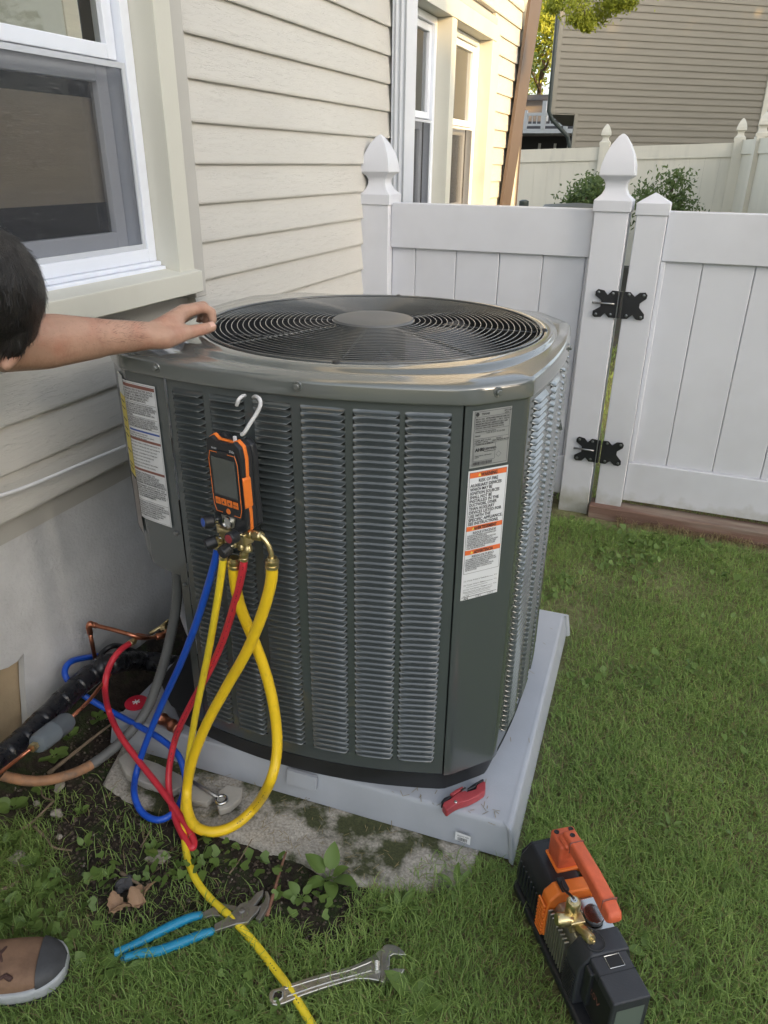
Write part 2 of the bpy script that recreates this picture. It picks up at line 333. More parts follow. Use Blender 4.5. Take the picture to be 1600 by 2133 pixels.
def groundmat():
    M = bpy.data.materials.new('ground_soil'); M.use_nodes = True; t = M.node_tree; b = t.nodes['Principled BSDF']; L = t.links
    g = t.nodes.new('ShaderNodeNewGeometry')
    def noi(s, d=6, r=.65):
        n = t.nodes.new('ShaderNodeTexNoise'); n.inputs['Scale'].default_value = s; n.inputs['Detail'].default_value = d; n.inputs['Roughness'].default_value = r; L.new(g.outputs['Position'], n.inputs['Vector']); return n
    n1, n2, n3 = noi(3), noi(40), noi(11)
    def mix(f, a, bb, lo, hi):
        cr = t.nodes.new('ShaderNodeMapRange'); cr.inputs[1].default_value = lo; cr.inputs[2].default_value = hi; L.new(f.outputs[0], cr.inputs[0])
        mx = t.nodes.new('ShaderNodeMix'); mx.data_type = 'RGBA'; L.new(cr.outputs[0], mx.inputs[0])
        for i, q in ((6, a), (7, bb)):
            if isinstance(q, tuple): mx.inputs[i].default_value = (*q, 1)
            else: L.new(q, mx.inputs[i])
        return mx.outputs[2]
    c = mix(n2, (.014, .010, .007), (.058, .042, .030), .35, .7)
    c = mix(n3, c, (.030, .045, .012), .5, .62)
    at = t.nodes.new('ShaderNodeAttribute'); at.attribute_name = 'lawn'
    cl = mix(n2, (.13, .11, .055), (.22, .24, .10), .3, .7)
    mx = t.nodes.new('ShaderNodeMix'); mx.data_type = 'RGBA'; L.new(at.outputs['Fac'], mx.inputs[0]); L.new(c, mx.inputs[6]); L.new(cl, mx.inputs[7]); c = mx.outputs[2]
    L.new(c, b.inputs['Base Color']); b.inputs['Roughness'].default_value = .95
    bp = t.nodes.new('ShaderNodeBump'); bp.inputs['Strength'].default_value = 1; bp.inputs['Distance'].default_value = .02; L.new(n2.outputs[0], bp.inputs['Height']); L.new(bp.outputs[0], b.inputs['Normal'])
    return M
m_ground = groundmat()

# text -> mesh mapped through a function (u,v)->world
def text_verts(body, size, align='LEFT', spacing=1.0, bold=0):
    cu = bpy.data.curves.new('t', 'FONT'); cu.body = body; cu.size = size; cu.align_x = align; cu.space_line = spacing; cu.resolution_u = 2
    if bold: cu.offset = bold*size
    ob = bpy.data.objects.new('t', cu); C.objects.link(ob); dg = bpy.context.evaluated_depsgraph_get(); dg.update()
    me = bpy.data.meshes.new_from_object(ob.evaluated_get(dg))
    v = [tuple(q.co) for q in me.vertices]; f = [tuple(p.vertices) for p in me.polygons]
    bpy.data.objects.remove(ob); bpy.data.curves.remove(cu); bpy.data.meshes.remove(me)
    return v, f
def lettering(items, fn, matl, parent, name='lettering'):
    "items: (text,size,u,v,align[,width]) in label coordinates; fn maps (u,v) to world"
    mb = MB()
    for it in items:
        body, size, u, v = it[:4]; al = it[4] if len(it) > 4 else 'LEFT'; wd = it[5] if len(it) > 5 else None; bold = it[6] if len(it) > 6 else .0
        tv, tf = text_verts(body, size, al, bold=bold)
        sx = 1
        if wd:
            xs = [q[0] for q in tv]; sx = wd/(max(xs)-min(xs))
        mb.add([fn(u+q[0]*sx, v+q[1]) for q in tv], tf)
    return mb.build(name, matl, parent)

# ------------------------------------------------------------------ ground
def ground():
    xs = list(np.linspace(-1.6, 1.6, 90)); ys = list(np.linspace(-.2, 3.4, 100))
    X = [-300, -60, -20, -8, -4, -2.4] + xs + [2.4, 4, 8, 20, 60, 300]; Y = [-300, -60, -20, -6, -2, -.8] + ys + [4, 6, 10, 20, 60, 300]
    v = []
    for y in Y:
        for x in X:
            z = 0
            if -1.5 < x < 1.5 and -.1 < y < 3.3: z = .012*noise.noise(Vector((x*5, y*5, 0))) + .005*noise.noise(Vector((x*19, y*19, 2)))-.006
            if -1.14 < x < -.15 and 1.0 < y < 2.2: z = min(z, -.004)
            if x < -1.1 and y < 2.5: z += .075*math.exp(-((x+1.37)/.085)**2)
            v.append((x, y, z))
    nx = len(X); f = [(j*nx+i, j*nx+i+1, (j+1)*nx+i+1, (j+1)*nx+i) for j in range(len(Y)-1) for i in range(nx-1)]
    o = me_obj('ground', v, f, m_ground, smooth=True, kind='structure'); return o
ground_o = ground()
def gz(x, y): return .012*noise.noise(Vector((x*5, y*5, 0))) + .005*noise.noise(Vector((x*19, y*19, 2)))-.006+(.075*math.exp(-((x+1.37)/.085)**2) if x < -1.1 else 0)

# ------------------------------------------------------------------ our house
WX = -1.33
house = thing('house', 'cream vinyl sided house wall on the left with windows and grey foundation', 'house')
LAP = .1035; Z0 = .664
def board(y0, y1, k):
    z0 = Z0+LAP*k; z1 = z0+LAP
    prof = [(WX-.02, z0), (WX+.011, z0), (WX+.0125, z0+.004), (WX+.0125, z0+.009), (WX+.001, z1-.002), (WX+.001, z1+.006), (WX-.02, z1+.006)]
    n = len(prof); v = [(x, y0, z) for x, z in prof] + [(x, y1, z) for x, z in prof]
    f = [tuple(range(n)), tuple(reversed(range(n, 2*n)))] + [(i, i+n, (i+1) % n+n, (i+1) % n) for i in range(n)]
    return me_obj('siding_board', v, f, m_siding, house)
LW = (0.55, 1.868, 1.05, 2.40)      # left window trim opening y0,y1,z0,z1
RW = (3.50, 5.17, 1.02, 2.16)      # double window
for k in range(26):
    za, zb = Z0+LAP*k, Z0+LAP*(k+1)
    def cuts(y0, y1, w):
        return [(y0, w[0]), (w[1], y1)] if zb > w[2]+.02 and za < w[3]-.02 else [(y0, y1)]
    for a, b in cuts(-1.5, 3.40, LW): board(a, b, k)
    for a, b in cuts(3.402, 5.89, RW):
        if b-a > .03: board(a, b, k)
# sheathing behind the boards
for a, b in [((WX-.12, -1.5, .60), (WX-.021, LW[0], 5)), ((WX-.12, LW[0], .60), (WX-.021, LW[1], LW[2])), ((WX-.12, LW[0], LW[3]), (WX-.021, LW[1], 5)),
             ((WX-.12, LW[1], .60), (WX-.021, RW[0], 5)), ((WX-.12, RW[0], .60), (WX-.021, RW[1], RW[2])), ((WX-.12, RW[0], RW[3]), (WX-.021, RW[1], 5)), ((WX-.12, RW[1], .60), (WX-.021, 5.98, 5))]:
    box('sheathing', a, b, m_jchan, house)
box('upper_wall', (WX-.02, -1.5, Z0+LAP*26), (WX+.012, 5.9, 5), m_siding, house)
box('eave', (WX-.1, -2, 5), (WX+.45, 6.4, 5.12), m_trim, house)
box('corner_board', (WX-.02, 5.89, .62), (WX+.03, 5.98, 5), m_trim, house, .003)
tube('corner_trim_strip', [(WX+.032, 5.965, .7), (WX+.032, 5.965, 4.9)], .006, m_jchan, house, 6)
# recessed far bay with brown casing
box('bay_panel', (WX-.04, 5.981, .62), (WX-.021, 6.30, 2.42), m_brown, house)
rk_ = [P(a, b, 'x', WX+.05) for a, b in ((1046, 430), (1063, 430), (1132, -15), (1108, -15))]
prism('brown_rake_board', [(q.y, q.z) for q in rk_], WX+.030, WX+.05, m_brown, house, Matrix(((0, 0, 1, 0), (1, 0, 0, 0), (0, 1, 0, 0), (0, 0, 0, 1))))
box('bay_soffit', (WX-.02, 5.981, 2.42), (WX+.025, 6.3, 5), m_siding, house)
# foundation: tan block with grey render flaked off at the left
box('foundation_block', (WX-.35, -3, -.2), (WX-.045, 5.95, .655), m_block, house)
fy0 = P(44, 1370, 'x', -1.365)
M_yz = Matrix(((0, 0, 1, 0), (1, 0, 0, 0), (0, 1, 0, 0), (0, 0, 0, 1)))
j = [P(a, b, 'x', -1.365) for a, b in ((52, 1640), (50, 1540), (47, 1470), (43, 1420), (41, 1358), (28, 1375), (8, 1388), (-30, 1400))]
poly = [(q.y, q.z) for q in j]
poly = [(poly[0][0]+.02, -.15)] + poly + [(-3, poly[-1][1]-.05), (-3, .65), (5.96, .65), (5.96, -.15)]
prism('foundation_render', poly, -1.37, -1.352, m_stucco, house, M_yz)
# downspout (fluted)
fl = []
yc, wd, dp = 3.452, .10, .07
n = 9
for i in range(n+1):
    y = yc-wd/2+wd*i/n; fl.append((WX+.02+dp+(.004 if i % 2 else -.004), y))
poly = [(WX+.02, yc-wd/2)]
for i in range(6): poly.append((WX+.02+dp*(i+.5)/6, yc-wd/2-(.004 if i % 2 else -.003)))
poly += fl + [(WX+.02, yc+wd/2)]
prism('downspout', poly, .25, 5, m_down, house)
# ---- windows
def window(y0, y1, z0, z1, zm, name, rc=0):
    "double-hung unit: frame, two sashes, glass, screen. faces +x"
    w_ = frame4((y0, z0), (y1, z1), .032, WX-.075, WX-.010-rc).build(name, m_white, house, bv=.002)
    xo = WX-.045-rc*.6
    frame4((y0+.034, zm-.014), (y1-.034, z1-.034), .032, xo-.022, xo+.012).build('upper_sash', m_white, w_, bv=.003)
    me_obj('glass_pane', [(xo-.004, y0+.05, zm), (xo-.004, y1-.05, zm), (xo-.004, y1-.05, z1-.05), (xo-.004, y0+.05, z1-.05)], [(0, 1, 2, 3)], m_glass, w_)
    frame4((y0+.034, z0+.034), (y1-.034, zm-.02), .040, xo-.050, xo-.024).build('lower_sash', m_white, w_, bv=.003)
    me_obj('glass_pane', [(xo-.040, y0+.06, z0+.06), (xo-.040, y1-.06, z0+.06), (xo-.040, y1-.06, zm-.03), (xo-.040, y0+.06, zm-.03)], [(0, 1, 2, 3)], m_glass2, w_)
    frame4((y0+.0325, z0+.0325), (y1-.0325, zm-.019), .012, WX-.022-rc, WX-.0145-rc).build('screen_frame', m_down, w_)
    me_obj('insect_screen', [(WX-.018-rc, y0+.035, z0+.035), (WX-.018-rc, y1-.035, z0+.035), (WX-.018-rc, y1-.035, zm-.024), (WX-.018-rc, y0+.035, zm-.024)], [(0, 1, 2, 3)], m_mesh, w_)
    return w_
def room(y0, y1, z0, z1, dep=.9):
    mb = MB(); x1 = WX-.125; x0 = x1-dep
    v = boxv((x0, y0-.3, z0-.3), (x1, y1+.3, z1+.3)); 
    o = me_obj('room', v, [(0, 1, 2, 3), (4, 7, 6, 5), (0, 4, 5, 1), (2, 6, 7, 3), (3, 7, 4, 0)], m_room, house); return o
# left window: glass opening right edge about y 1.67
wl = window(.75, 1.734, 1.152, 2.30, 1.626, 'window')
room(.75, 1.72, 1.1, 2.3)
bx = WX-.105
b0, b1 = P(208, 300, 'x', bx), P(200, 205, 'x', bx); b2 = P(150, 425, 'x', bx)
box('roller_blind', (bx-.004, .70, b2.z), (bx, b0.y, b1.z), m_blind, house)
b3 = P(136, 60, 'x', bx+.03); b4 = P(166, 60, 'x', bx+.03)
box('roller_blind', (bx+.026, .70, 1.62), (bx+.03, b3.y, 2.4), m_curt, house); box('blind_edge', (bx+.0265, b3.y+.001, 1.62), (bx+.034, b4.y, 2.4), m_blind, house)
# casing and sill of the left window
box('window_casing', (WX-.075, 1.735, 1.124), (WX+.060, 1.802, 2.40), m_trim, house, .002)
box('window_casing', (WX-.02, .62, 1.124), (WX+.060, .748, 2.40), m_trim, house, .002)
box('window_channel', (WX-.02, 1.812, 1.045), (WX+.050, 1.866, 2.42), m_jchan, house, .004)
box('window_head', (WX-.075, .7485, 2.302), (WX+.058, 1.7345, 2.40), m_trim, house, .002)
prism('window_sill', [(WX-.07, 1.15), (WX-.07, 1.06), (WX+.08, 1.066), (WX+.08, 1.1225), (WX+.01, 1.133)], .60, 1.808, m_trim, house, Matrix(((1, 0, 0, 0), (0, 0, 1, 0), (0, 1, 0, 0), (0, 0, 0, 1))), .003)
box('sill_strip', (WX-.03, .76, 1.128), (WX+.018, 1.733, 1.1405), m_white, house, .003)
box('sill_strip', (WX-.03, .76, 1.1410), (WX+.004, 1.733, 1.1515), m_white, house, .002)
# double window
window(3.60, 4.148, 1.10, 2.045, 1.612, 'window', .018); window(4.232, 4.957, 1.10, 2.045, 1.606, 'window', .018)
room(3.6, 4.95, 1.1, 2.03, 1.2)
box('window_mullion', (WX-.075, 4.150, 1.03), (WX+.050, 4.230, 2.046), m_trim, house, .003)
box('window_casing', (WX-.075, 3.515, 1.03), (WX+.050, 3.598, 2.046), m_trim, house, .003)
box('window_casing', (WX-.075, 4.959, 1.03), (WX+.050, 5.05, 2.046), m_trim, house, .003)
box('window_head', (WX-.075, 3.515, 2.048), (WX+.050, 5.05, 2.13), m_trim, house, .003)
box('window_channel', (WX-.02, 5.052, 1.0), (WX+.045, 5.15, 2.17), m_trim, house, .004)
box('window_channel', (WX-.02, 3.50, 2.1315), (WX+.045, 5.05, 2.17), m_jchan, house, .004)
box('window_sill', (WX-.075, 3.50, .99), (WX+.08, 5.055, 1.028), m_trim, house, .004)
for a, b in ((3.60, 4.148), (4.232, 4.957)): box('sill_strip', (WX-.06, a, 1.029), (WX+.0, b, 1.099), m_white, house, .003)
# curtains: pleated sheets, gathered
def curtain(y0, y1, z0, z1, x, amp, nf, mt, pinch=None):
    v = []; f = []; NY, NZ = 60, 14
    for j in range(NZ+1):
        t = j/NZ; z = z0+(z1-z0)*t
        k = 1
        if pinch: k = .25+.75*abs(t-pinch)/max(pinch, 1-pinch)
        for i in range(NY+1):
            s = i/NY; y = (y0+y1)/2+(s-.5)*(y1-y0)*k
            v.append((x+amp*math.sin(s*nf*6.28+3*t), y, z))
    for j in range(NZ):
        for i in range(NY): a = j*(NY+1)+i; f.append((a, a+1, a+NY+2, a+NY+1))
    return me_obj('curtain', v, f, mt, house, True)
m_curt2 = mat('grey_net_curtain', (.17, .165, .155), .9, var=.05)
curtain(3.62, 4.08, 1.15, 2.0, WX-.2, .015, 7, m_curt2, .75)
curtain(3.95, 4.4, 1.15, 2.0, WX-.24, .02, 9, m_curt2)
curtain(4.60, 4.95, 1.15, 2.0, WX-.22, .012, 8, m_curt2)
box('wood_block', (WX-.12, 4.50, 1.135), (WX-.09, 4.68, 1.175), m_wood, house)
# white cable along the siding
tag(tube('cable', [P(-60, 1052, 'x', WX+.045), P(60, 1012, 'x', WX+.045), P(180, 962, 'x', WX+.05), P(262, 928, 'x', WX+.07), (-1.17, 1.62, .78)], .0045, mat('white_cable', (.7, .7, .72), .4), sm=6, seg=8), 'thin white cable running across the siding to the grey unit', 'cable')

# ------------------------------------------------------------------ vinyl fence and gate
FY = 3.107
def finial(mb, cx, cy, z, s, top):
    "gothic post cap: square plan rings"
    prof = [(.070, 0), (.070, .040), (.062, .046), (.047, .060), (.039, .078), (.038, .095), (.045, .110), (.061, .122), (.0635, .126), (.060, .160), (.050, .195), (.034, .228), (.015, .255), (.004, .264)]
    kz = top/.264; v = []; f = []
    for r, h in prof:
        r *= s
        for a, b in ((-1, -1), (1, -1), (1, 1), (-1, 1)): v.append((cx+a*r, cy+b*r, z+h*kz))
    for i in range(len(prof)-1):
        for k in range(4): k2 = (k+1) % 4; f.append((i*4+k, i*4+k2, i*4+k2+4, i*4+k+4))
    f.append((3, 2, 1, 0)); n = len(v); f.append((n-4, n-3, n-2, n-1)); return mb.add(v, f)
fence = thing('vinyl_fence', 'near white vinyl fence panel with gothic post caps between house and gate', 'fence')
def post(x0, x1, ztop, parent, fin=True, nm='post', z0=-.05, y0=FY):
    w2 = x1-x0
    p = box(nm, (x0, y0, z0), (x1, y0+w2, ztop), m_fence, parent, .004)
    mb = MB()
    if fin: finial(mb, (x0+x1)/2, y0+w2/2, ztop-.02, 1.0, .264)
    else:
        c = ((x0+x1)/2, y0+w2/2); h = w2/2+.005
        mb.add([(c[0]-h, c[1]-h, ztop-.02), (c[0]+h, c[1]-h, ztop-.02), (c[0]+h, c[1]+h, ztop-.02), (c[0]-h, c[1]+h, ztop-.02), (c[0]-h, c[1]-h, ztop+.022), (c[0]+h, c[1]-h, ztop+.022), (c[0]+h, c[1]+h, ztop+.022), (c[0]-h, c[1]+h, ztop+.022), (c[0], c[1], ztop+.058)],
               [(3, 2, 1, 0), (0, 1, 5, 4), (1, 2, 6, 5), (2, 3, 7, 6), (3, 0, 4, 7), (4, 5, 8), (5, 6, 8), (6, 7, 8), (7, 4, 8)])
    o = mb.build('post_cap', m_fence, p); bevel(o, .0025)
    return p
post(-1.331, -1.204, 1.256, fence); post(-.368, -.241, 1.258, fence)
RY0, RY1 = FY+.030, FY+.090
box('top_rail', (-1.203, RY0, 1.068), (-.369, RY1, 1.245), m_fence, fence, .004)
box('bottom_rail', (-1.203, RY0, .06), (-.369, RY1, .235), m_fence, fence, .004)
xs = [-1.203] + [P(q, 575, 'y', RY0+.02).x for q in (864.7, 948.6, 1038, 1128, 1216)][:5]
xs = [q for q in xs if q < -.38] + [-.369]
PY0, PY1 = FY+.048, FY+.070
def plank(x0, x1, z0, z1, parent, first=False):
    g = .0009
    poly = [(x0+g, PY1), (x0+g, PY0+.003), (x0+g+.003, PY0), (x1-g-.003, PY0), (x1-g, PY0+.003), (x1-g, PY1)]
    return prism('plank', poly, z0, z1, m_fence, parent)
for a, b in zip(xs[:-1], xs[1:]): plank(a, b, .236, 1.067, fence)
box('backing_strip', (-1.203, PY1-.006, .237), (-.369, PY1-.001, 1.066), m_seam, fence)
gate = thing('gate', 'white vinyl gate with flat post cap hanging on two black hinges', 'gate')
post(-.214, -.104, 1.25, gate, False, 'stile', .025, FY+.004)
post(.98, 1.09, 1.25, gate, False, 'stile', .025, FY+.004)
box('top_rail', (-.103, RY0, 1.068), (.979, RY1, 1.245), m_fence, gate, .004)
box('bottom_rail', (-.103, RY0, .074), (.979, RY1, .250), m_fence, gate, .004)
xs = [-.103] + [P(q[0], q[1], 'y', RY0+.02).x for q in ((1463, 560), (1572, 570))]
dx = xs[2]-xs[1]
while xs[-1]+dx < .95: xs.append(xs[-1]+dx)
xs.append(.979)
for a, b in zip(xs[:-1], xs[1:]): plank(a, b, .251, 1.067, gate)
box('backing_strip', (-.103, PY1-.006, .252), (.979, PY1-.001, 1.066), m_seam, gate)
box('screw_strip', (-.103, RY0+.004, .2505), (-.085, RY0+.017, 1.067), m_fence, gate, .003)
def hinge(cx, cz):
    h = thing('hinge', None, None) if False else bpy.data.objects.new('hinge', None); C.objects.link(h); h.parent = gate
    y = FY-.0045
    Lp = [(-.014, .062), (-.014, -.062)]
    left = [(-.010, .050), (-.034, .052), (-.050, .034), (-.064, .050), (-.088, .054), (-.097, .044), (-.097, .030), (-.072, .012), (-.072, -.012), (-.099, -.030), (-.099, -.046), (-.090, -.054), (-.066, -.052), (-.052, -.036), (-.036, -.052), (-.010, -.052)]
    right = [(.010, .050), (.034, .050), (.052, .034), (.068, .050), (.090, .052), (.098, .042), (.096, .028), (.074, .010), (.074, -.006), (.096, -.030), (.097, -.046), (.088, -.054), (.068, -.052), (.052, -.036), (.034, -.052), (.010, -.052)]
    M = Matrix(((1, 0, 0, cx), (0, 0, -1, y), (0, 1, 0, cz), (0, 0, 0, 1)))
    for pl in (left, right):
        prism('hinge_leaf', pl, 0, .004, m_hinge, h, M, .001)
    mb = MB(); mb.lathe([(.006, -.05), (.006, .05)], Matrix.Translation((cx, y-.006, cz)), 12); mb.build('hinge_barrel', m_hinge, h)
    tube('hinge_pin', [(cx-.105, y-.008, cz+.002), (cx-.02, y-.008, cz+.002)], .004, m_screw, h, 8)
    for (a, b) in ((-.085, .042), (-.03, .040), (-.086, -.042), (-.03, -.040), (.03, .040), (.085, .040), (.03, -.040), (.085, -.042)):
        lathe('screw', [(.0062, 0), (.0055, .002), (.002, .003)], axis_m((cx+a, y-.004, cz+b), (0, -1, 0)), m_screw, h, 8)
h1 = P(1290, 634, 'y', FY); h2 = P(1240, 938, 'y', FY)
hinge(-.2275, h1.z); hinge(-.2275, h2.z)
tag(box('timber', (-.235, 3.075, -.02), (1.5, 3.17, .052), m_timber, None, .006), 'weathered reddish timber lying on the ground under the gate', 'timber')

# ------------------------------------------------------------------ slab, pad
sp = [(-1.14, 1.02), (-.98, .995), (-.80, 1.0), (-.62, 1.0), (-.50, .99), (-.38, 1.015), (-.27, 1.045), (-.225, 1.10), (-.20, 1.30), (-.21, 2.08), (-1.2, 2.05), (-1.2, 1.2)]
def slab():
    bm = bmesh.new(); vs = [bm.verts.new((x, y, .001)) for x, y in sp]; fc = bm.faces.new(vs)
    bmesh.ops.triangulate(bm, faces=[fc]); bmesh.ops.subdivide_edges(bm, edges=bm.edges[:], cuts=7, use_grid_fill=True)
    bmesh.ops.triangulate(bm, faces=bm.faces[:]); bmesh.ops.subdivide_edges(bm, edges=bm.edges[:], cuts=2, use_grid_fill=True)
    for v in bm.verts:
        c = v.co; be = v.is_boundary
        v.co.z += .004*noise.noise(c*14)+.0025*noise.noise(c*45)+.0015*noise.noise(c*110)
        if be: v.co.x += .03*noise.noise(c*13); v.co.y += .035*noise.noise(c*13+Vector((5, 5, 5)))+.015*noise.noise(c*45); v.co.z = -.025
    me = bpy.data.meshes.new('concrete_slab'); bm.to_mesh(me); bm.free(); me.materials.append(m_slab)
    o = bpy.data.objects.new('concrete_slab', me); C.objects.link(o); o['kind'] = 'structure'
    for p in me.polygons: p.use_smooth = True
slab()
pad = thing('equipment_pad', 'light grey plastic pad under the air conditioner', 'equipment pad')
pc = Vector((-.142, 1.186)); th = R(2.0); ex = Vector((math.cos(th), math.sin(th))); ey = Vector((-math.sin(th), math.cos(th)))
def padv(a, b, z): q = pc-ex*a+ey*b; return (q.x, q.y, z)
PW, PD = 1.06, .93
def ringrect(ins, z, r=.012):
    out = []
    for (cx_, cy_, a0) in ((ins+r, ins+r, 270), (PW-ins-r, ins+r, 180), (PW-ins-r, PD-ins-r, 90), (ins+r, PD-ins-r, 0)):
        for k in range(5):
            a = R(a0-k*22.5); out.append(padv(cx_-r*math.cos(a), cy_+r*math.sin(a), z))
    return out
rings = [(-.012, .004), (-.001, .0795), (0, .0825), (.0022, .0872), (.0060, .0898), (.0100, .0905)]
v = []; f = []
for ins, z in rings: v += ringrect(ins, z)
n = 20
for i in range(len(rings)-1):
    for k in range(n): f.append((i*n+k, i*n+(k+1) % n, (i+1)*n+(k+1) % n, (i+1)*n+k))
f.append(tuple((len(rings)-1)*n+k for k in range(n))); f.append(tuple(reversed(range(n))))
pb = me_obj('pad_body', v, f, m_pad, pad, True); e = pb.modifiers.new('es', 'EDGE_SPLIT'); e.split_angle = R(50)
# raised lip pieces along two edges, and a barcode sticker
q0, q1 = P(590, 1612, 'z', .092), P(652, 1628, 'z', .092)
a0 = (pc-q0.xy).dot(ex); a1 = (pc-q1.xy).dot(ex)
mb = MB(); mb.add([padv(a0, -.008, .05), padv(a1, -.008, .05), padv(a1, -.002, .086), padv(a0, -.002, .086), padv(a0, .004, .05), padv(a1, .004, .05), padv(a1, .006, .086), padv(a0, .006, .086)], [(0, 1, 2, 3), (4, 7, 6, 5), (3, 2, 6, 7), (0, 3, 7, 4), (1, 5, 6, 2)]); mb.build('pad_tab', m_pad, pad)
def padfront(u, vv):   # u metres left from front right corner, vv height
    t = (vv-.006)/.08; return Vector(padv(u, -.0125+.0125*t-.0012, vv))
s = [P(945, 1737, 'z', .05), P(988, 1757, 'z', .04)]
u0_, u1_ = .134, .099
stk = me_obj('barcode_sticker', [padfront(u0_, .050), padfront(u1_, .047), padfront(u1_, .025), padfront(u0_, .029)], [(0, 1, 2, 3)], m_label, pad)
mb = MB(); x = u0_-.006
random.seed(4)
while x > u1_+.007:
    ww = random.choice([.0004, .0007, .0011]); q = [padfront(x, .038), padfront(x-ww, .038), padfront(x-ww, .030), padfront(x, .030)]
    q = [a+Vector((0, -.0006, 0)) for a in q]; mb.add(q, [(0, 1, 2, 3)]); x -= ww+random.choice([.0005, .0008])
mb.build('barcode', m_ink, stk)
lettering([('PLASTIC PAD', .0045, 0, .0405), ('UPC 36-36-3', .0038, .003, .0265)], lambda u, v_: padfront(u0_-.005-u, v_)+Vector((0, -.0006, 0)), m_ink, stk)

# ------------------------------------------------------------------ air conditioner
ac = thing('air_conditioner', 'dark grey outdoor air conditioner with louvered sides and round fan grille', 'air conditioner', loc=(0, 0, 0))
A_, B_, C_, D_, E_, G_, H_, I_ = [Vector(q) for q in ((-1.145, 1.89), (-1.118, 1.262), (-1.03, 1.188), (-.316, 1.229), (-.234, 1.318), (-.252, 1.87), (-.34, 1.985), (-1.06, 2.0))]
def seg(a, b, sag, n, rr=.014):
    out = []; d = (b-a); nrm = Vector((d.y, -d.x)).normalized(); L_ = d.length
    for i in range(n+1):
        t = rr/L_+(1-2*rr/L_)*i/n; out.append(a+d*t+nrm*(sag*4*t*(1-t)))
    return out
def corner(p, q, V, n=4):
    return [p*(1-t)**2+V*2*t*(1-t)+q*t*t for t in [(k+1)/(n+1) for k in range(n)]]
segs = [seg(A_, B_, .018, 10), seg(B_, C_, 0, 3, .02), seg(C_, D_, .054, 40), seg(D_, E_, 0, 4), seg(E_, G_, .022, 30), seg(G_, H_, 0, 3), seg(H_, I_, .04, 16), seg(I_, A_, 0, 3)]
verts_c = [B_, C_, D_, E_, G_, H_, I_, A_]
OUT = []
for i, sgm in enumerate(segs):
    OUT += sgm; OUT += corner(sgm[-1], segs[(i+1) % 8][0], verts_c[i])
NO = len(OUT)
cum = [0]
for i in range(NO): cum.append(cum[-1]+(OUT[(i+1) % NO]-OUT[i]).length)
PER = cum[-1]
def uat(s):
    s %= PER; lo = 0
    import bisect
    lo = bisect.bisect_right(cum, s)-1; lo = min(lo, NO-1)
    a, b = OUT[lo], OUT[(lo+1) % NO]; t = (s-cum[lo])/max(1e-9, cum[lo+1]-cum[lo])
    p = a+(b-a)*t
    # smooth normal
    def nr(i): d = OUT[(i+1) % NO]-OUT[i-1]; return Vector((d.y, -d.x)).normalized()
    nn = (nr(lo)*(1-t)+nr((lo+1) % NO)*t).normalized()
    return p, nn
def U(s, z, off=0.0):
    p, nn = uat(s); return Vector((p.x+nn.x*off, p.y+nn.y*off, z))
def s_of(pt, lo=0, hi=None):
    best = min(range(NO), key=lambda i: (OUT[i]-Vector(pt)).length)
    b2 = min((((uat(cum[best]+d)[0]-Vector(pt)).length, cum[best]+d) for d in np.linspace(-.03, .03, 61)))
    return b2[1]
sC, sD, sE, sG = s_of(C_), s_of(D_), s_of(E_), s_of(G_); sB = s_of(B_)
sSeamL = s_of((-.912, 1.166)); sSeamR = s_of((-.327, 1.2245)); sSeamR2 = sE+.018
ZB, ZT = .155, 1.018
def strip(name, s0, s1, z0, z1, off, mt, parent, ds=.012, thick=.0012, zr=None):
    n = max(1, int((s1-s0)/ds)); v = []; f = []
    zs = [z0, z1]
    for i in range(n+1):
        s_ = s0+(s1-s0)*i/n
        for z in zs: v.append(U(s_, z, off))
    k0 = len(v)
    for i in range(n+1):
        s_ = s0+(s1-s0)*i/n
        for z in zs: v.append(U(s_, z, off-thick))
    for i in range(n):
        a = i*2; f.append((a, a+2, a+3, a+1)); b = k0+a; f.append((b, b+1, b+3, b+2))
        f.append((a, b, b+2, a+2)); f.append((a+1, a+3, b+3, b+1))
    f.append((0, 1, k0+1, k0)); a = n*2; f.append((a, k0+a, k0+a+1, a+1))
    return v, f
def add_strip(mb, *a, **k): return mb.add(*strip('', *a, **k))
def louver(s0, s1, zt, zb, full=False):
    "pressed scoop: tangent to the sheet at its top, lip stands out at the bottom, ends tapered shut"
    n = 4; e = .006; v = []; f = []
    cols = [(s0, 0), (s0+e, 1)] + [(s0+e+(s1-s0-2*e)*i/n, 1) for i in range(1, n)] + [(s1-e, 1), (s1, 0)]
    for s_, k in cols:
        zbot = zb+.0042; h = zt-zbot
        zb_ = zbot if k else zbot+h*.35
        h = zt-zb_
        if full: v += [U(s_, zt, 0), U(s_, zt-h*.2, .0018*k), U(s_, zt-h*.5, .0052*k), U(s_, zt-h*.8, .0084*k), U(s_, zb_+.0006, .0100*k), U(s_, zb_-.0002, .0095*k), U(s_, zb_+.0006, .0065*k)]
        else: v += [U(s_, zt, -.002*k), U(s_, zt-h*.30, -.0013*k), U(s_, zt-h*.62, .0014*k), U(s_, zt-h*.84, .0050*k), U(s_, zb_+.0004, .0100*k), U(s_, zb_-.0003, .0098*k), U(s_, zb_+.0006, .0060*k)]
    m_ = 7
    for i in range(len(cols)-1):
        for k in range(m_-1): a = i*m_+k; f.append((a, a+1, a+m_+1, a+m_))
    return v, f
